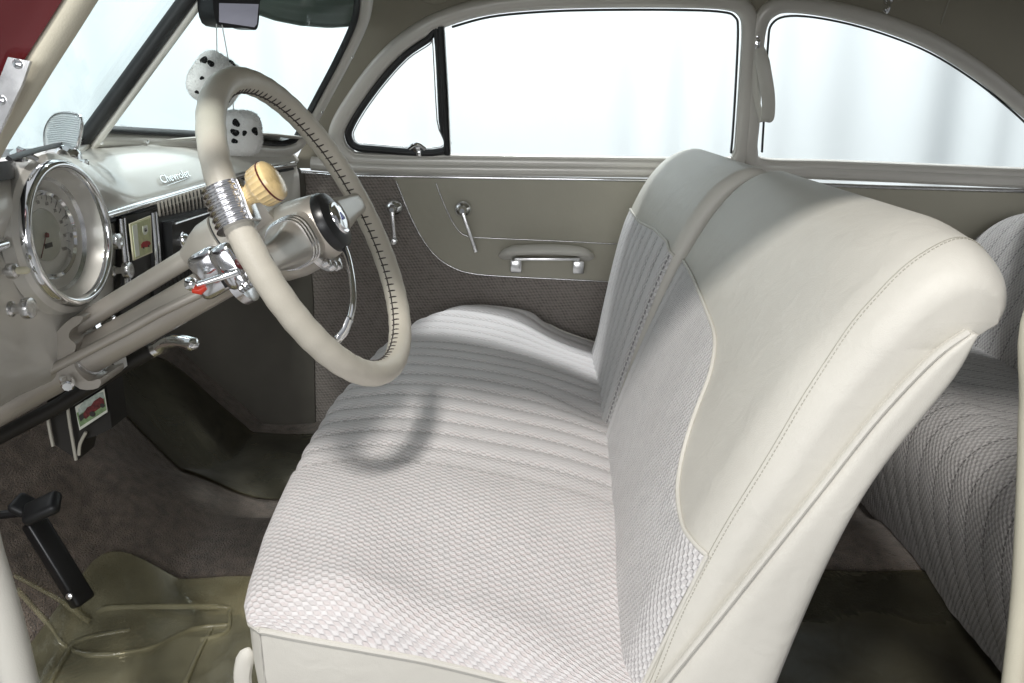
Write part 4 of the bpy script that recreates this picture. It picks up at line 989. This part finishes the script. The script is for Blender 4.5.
# top-stitched seam along the near edge and over the roll
ts_px = [(650,683),(690,590),(725,525),(770,452),(812,382),(850,325),(876,292),(905,273)]
tsi = [inv(fn_, u, v, -.672, -.35) for u, v in ts_px]
tsi = tsi[:6]; tail = [(.375,-.638), (.42,-.632), (.465,-.622), (.51,-.613), (.55,-.611), (.59,-.618), (.62,-.632)]
print('stitch', [(round(s, 3), round(y, 3)) for s, y in tsi+tail])
tc_ = cr([Vector((s, y, 0)) for s, y in tsi+tail], 14)
L3 = [fn_(c_.x, c_.y, .0004) for c_ in tc_]
mk('edge_seam', tube(L3, .00045, 5), 'thread', bn)
sts = []
dist = 0; nxt = 0
L4 = [fn_(c_.x, c_.y-.0032, .0005) for c_ in tc_]
for a, b in zip(L4[:-1], L4[1:]):
    seg_ = (b-a).length; k = 0
    while nxt < dist+seg_:
        p = a.lerp(b, (nxt-dist)/seg_); d = (b-a).normalized(); sts.append(tube([p, p+d*.0028], .0006, 4)); nxt += .0048
    dist += seg_
mk('top_stitch', join(*sts), 'thread', bn)
# side board with piping at the near end
def endp(s): return fn_(s, -.6719)
fr_s = np.linspace(.0, .66, 60)
frontline = [endp(s) for s in fr_s]
# find profile params for the back edge
bks = np.linspace(1.0, .735, 40)
backline = [fn_(s, -.6719) for s in bks]
inner = [endp(s)+Vector((.0,0,0)) for s in np.linspace(.0, .40, 30)]
# shield outline in the x-z plane
fo_ = [Vector((.125,0,.262)), Vector((.155,0,.315)), Vector((.200,0,.387)), Vector((.245,0,.460)), Vector((.291,0,.535)), Vector((.335,0,.607)), Vector((.378,0,.664)), Vector((.408,0,.690))]
bo_ = [Vector((.416,0,.688)), Vector((.404,0,.645)), Vector((.345,0,.545)), Vector((.306,0,.442)), Vector((.272,0,.315)), Vector((.262,0,.262))]
fl_ = cr(fo_, 8); bl2 = cr(bo_, 6)
def shieldf(a, b):
    p = fl_[int(round(a*(len(fl_)-1)))]; q_i = (1-a)*(len(bl2)-1); k = min(int(q_i), len(bl2)-2); q = bl2[k].lerp(bl2[k+1], q_i-k)
    r_ = p.lerp(q, b); bulge = .012*(1-(2*b-1)**4)
    return Vector((r_.x, -.676-bulge, r_.z))
mk('side_board', solid(grid(shieldf, len(fl_), 16), (0,.02,0)), 'leather', bn, angle=60)
mk('side_piping', tube([Vector((p.x-.001, -.683, p.z)) for p in fl_], .0034, 8), 'leather', bn)
# filler so the leather boxing meets the board
# ================================================================== REAR SEAT
rs = thing('bench_seat', Vector((1.0, 0, .05)), 'rear bench seat in grey ribbed woven cloth behind the front backrest', 'bench seat')
RP = [(.735,.05),(.705,.12),(.678,.20),(.660,.28),(.662,.345),(.690,.385),(.74,.400),(.80,.386),(.92,.37),(1.02,.35),(1.10,.33)]
def rcf(a, b):
    y = lerp(-.69, .69, a); P = cached(('r', y), lambda: cr([Vector((x, y, z)) for x, z in RP], 6)); t = b*(len(P)-1); i = min(int(t), len(P)-2); p = P[i].lerp(P[i+1], t-i)
    d = (P[i+1]-P[i]).normalized(); nn = Vector((-d.z, 0, d.x)); q = abs(((y+.025) % .05)-.025)/.025
    de = min(.69-abs(y), .05); k = (1-math.sqrt(max(0, 1-((.05-de)/.05)**2)))*.035
    return p+nn*(.0014*(1-(1-q)**2.2)-k)+Vector((0,0,.01*noise.noise(Vector((p.x*3, y*3, 0)))))
def uvgrid(V, nu, nv, ya, yb):
    UV = []
    for i in range(nu):
        acc = 0
        for j in range(nv):
            if j: acc += (V[i*nv+j]-V[i*nv+j-1]).length
            UV.append((acc, lerp(ya, yb, i/(nu-1))))
    return UV
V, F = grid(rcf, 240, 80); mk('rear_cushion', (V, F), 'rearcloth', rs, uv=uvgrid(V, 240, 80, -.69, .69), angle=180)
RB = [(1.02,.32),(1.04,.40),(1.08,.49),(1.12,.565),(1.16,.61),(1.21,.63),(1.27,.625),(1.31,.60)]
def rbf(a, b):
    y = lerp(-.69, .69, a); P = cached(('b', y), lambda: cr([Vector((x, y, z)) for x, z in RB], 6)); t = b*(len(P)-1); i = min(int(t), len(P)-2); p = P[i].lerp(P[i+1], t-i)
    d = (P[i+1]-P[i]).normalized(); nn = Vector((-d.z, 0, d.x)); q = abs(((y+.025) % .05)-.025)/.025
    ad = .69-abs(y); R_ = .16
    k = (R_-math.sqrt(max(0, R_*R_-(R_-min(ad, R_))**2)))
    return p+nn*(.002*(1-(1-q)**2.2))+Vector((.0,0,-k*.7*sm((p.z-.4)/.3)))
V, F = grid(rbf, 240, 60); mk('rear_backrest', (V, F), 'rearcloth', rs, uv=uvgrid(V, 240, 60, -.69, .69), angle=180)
ps = mk('parcel_shelf', box((1.5, 0, .585), (.42, 1.36, .02), bev=.004), 'kick'); tag(ps, 'dark shelf panel behind the rear seat', 'shelf')

# ================================================================== NEAR SIDE : door opening
np_ = thing('front_door_post', Vector((-.5,-.76,.7)), 'dark red painted front door post with beige windlace beside the near windshield', 'pillar')
NP_D = .60                                # plane of the near post, metres from the camera along y
yn = -1.42+.72
wl = [(-14,168),(0,140),(22,104),(45,66),(68,30),(88,-2),(105,-30),(140,-90)]
wq = [Py(u-8, v-4, -.70) for u, v in wl]
mk('windlace', tube(cr(wq, 5), .0128, 14), 'windlace', np_)
mk('post_liner', tube(cr([p+Vector((-.016,-.006,.004)) for p in wq], 5), .010, 10), 'windlace', np_)
ro = [(-60,108),(-20,72),(12,30),(34,0),(60,-40),(90,-95)]
def redf(a, b):
    c1 = cr([Py(u-17, v-12, -.715) for u, v in wl], 5); i = a*(len(c1)-1); k = min(int(i), len(c1)-2); p = c1[k].lerp(c1[k+1], i-k)
    w = b*.20; return p+Vector((-w*.80, -.02*math.sin(b*PI)-.012*sm(b*3)-.03*b, w*.35+.006*math.sin(b*26)*sm(b*4)*0+.010*math.exp(-((b-.30)/.05)**2)+.008*math.exp(-((b-.62)/.04)**2)))
mk('red_post', solid(grid(redf, 40, 40), (-.01,.012,0)), 'red', np_)
hgp = [(8,57),(30,61),(22,84),(0,130),(-14,156),(-22,130),(-6,92)]
hpl = mk('striker_plate', panel([Py(u, v, -.728) for u, v in hgp], [], (0.1,-1,.1), .004), 'chrome_dull', np_, smooth=False)
mk('screw', lathe([(.004,0),(.0035,.002),(.001,.003)], Py(18,64,-.728), (0,-1,.1), 12), 'chrome', np_)
mk('screw', lathe([(.004,0),(.0035,.002),(.001,.003)], Py(1,100,-.728), (0,-1,.1), 12), 'chrome', np_)
lw = thing('door_sill_windlace', Vector((-.5,-.75,.2)), 'pale grey edge moulding at the lower front corner of the door opening', 'moulding')
mk('edge_roll', tube(cr([Vector((-.56,-.735,.86)), Vector((-.56,-.73,.68)), Py(-40,480,-.72), Py(-14,560,-.72), Py(5,622,-.72), Py(24,700,-.72), Py(45,790,-.72), Vector((-.44,-.72,.03))], 5), .0165, 16), 'leather2', lw)
rw = thing('door_post_windlace', Vector((.5,-.75,.3)), 'cream windlace along the rear edge of the near door opening', 'moulding')
mk('edge_roll', tube(cr([Vector((.565,-.685,1.07)), Vector((.50,-.72,.85)), Py(1042,300,-.74), Py(1033,400,-.74), Py(1030,480,-.74), Py(1024,590,-.74), Py(1014,683,-.74), Py(1004,760,-.74), Vector((.47,-.73,.04))], 5), .0105, 14), 'windlace', rw)
post = thing('rear_door_post', Vector((.52,-.76,.3)), 'painted door post behind the front seat at the right edge', 'pillar')
mk('post_body', tube([Vector((.60,-.70,1.08)), Py(1090,200,-.76), Py(1074,400,-.76), Py(1066,600,-.76), Py(1056,800,-.76), Vector((.50,-.76,.02))], .026, 12, sy=1.0), 'red', post)
nrp = mk('near_rear_side', box((1.06,-.735,.35), (.95,.03,.66), bev=.01), 'vinyl'); nrp.name = 'rear_side_panel'
tag(nrp, 'near rear side panel outside the right edge of the view', 'side panel')

# ================================================================== LIGHT
w = bpy.data.worlds.new('World'); sc.world = w; w.use_nodes = True; nt = w.node_tree
bg = nt.nodes['Background']; tc = nt.nodes.new('ShaderNodeTexCoord'); sp = nt.nodes.new('ShaderNodeSeparateXYZ'); rp = nt.nodes.new('ShaderNodeValToRGB')
nt.links.new(tc.outputs['Generated'], sp.inputs[0]); mrr = nt.nodes.new('ShaderNodeMapRange'); mrr.inputs['From Min'].default_value = -1
nt.links.new(sp.outputs['Z'], mrr.inputs['Value']); nt.links.new(mrr.outputs[0], rp.inputs[0]); nt.links.new(rp.outputs[0], bg.inputs['Color'])
e = rp.color_ramp.elements; e[0].position = .42; e[0].color = (.10,.10,.10,1); e[1].position = 1; e[1].color = (.85,.88,.92,1)
q = e.new(.52); q.color = (.55,.56,.58,1)
q = e.new(.72); q.color = (.30,.31,.33,1)
bg.inputs['Strength'].default_value = .62
def area(name, loc, target, sx, sy, power, col=(1,1,1)):
    l = bpy.data.lights.new(name, 'AREA'); l.shape = 'RECTANGLE'; l.size = sx; l.size_y = sy; l.energy = power; l.color = col
    o = bpy.data.objects.new(name, l); COL.objects.link(o); o.location = loc
    o.rotation_euler = (Vector(target)-Vector(loc)).to_track_quat('-Z', 'Y').to_euler(); return o
area('key_lamp', (-.45, -2.48, 3.14), (0, -.1, .5), .34, .34, 88, (1,.97,.93))
area('fill_lamp', (-.6, -4.2, 1.35), (-.1, 0, .75), 2.6, 1.3, 58, (.97,.98,1))
area('overhead_lamp', (.10, 1.95, 3.75), (0, .45, .4), .3, .3, 100, (.97,.99,1))
area('curtain_lamp', (-2.0, 1.7, 3.6), (-2.0, 3.6, 1.3), 4.0, .6, 70, (.92,.975,1))
area('curtain_lamp', (2.2, 1.7, 3.6), (2.2, 3.6, 1.3), 4.0, .6, 88, (.92,.975,1))
area('curtain_lamp', (-3.4, 0, 3.4), (-5.2, 0, 1.3), .6, 5.0, 70, (.92,.975,1))
sc.render.engine = 'CYCLES'
sc.cycles.max_bounces = 8; sc.cycles.transparent_max_bounces = 12; sc.cycles.use_denoising = True
sc.cycles.sample_clamp_indirect = 6
sc.view_settings.view_transform = 'Standard'; sc.view_settings.look = 'None'; sc.view_settings.gamma = 1; sc.view_settings.exposure = 0
sc.render.resolution_x = 1024; sc.render.resolution_y = 683
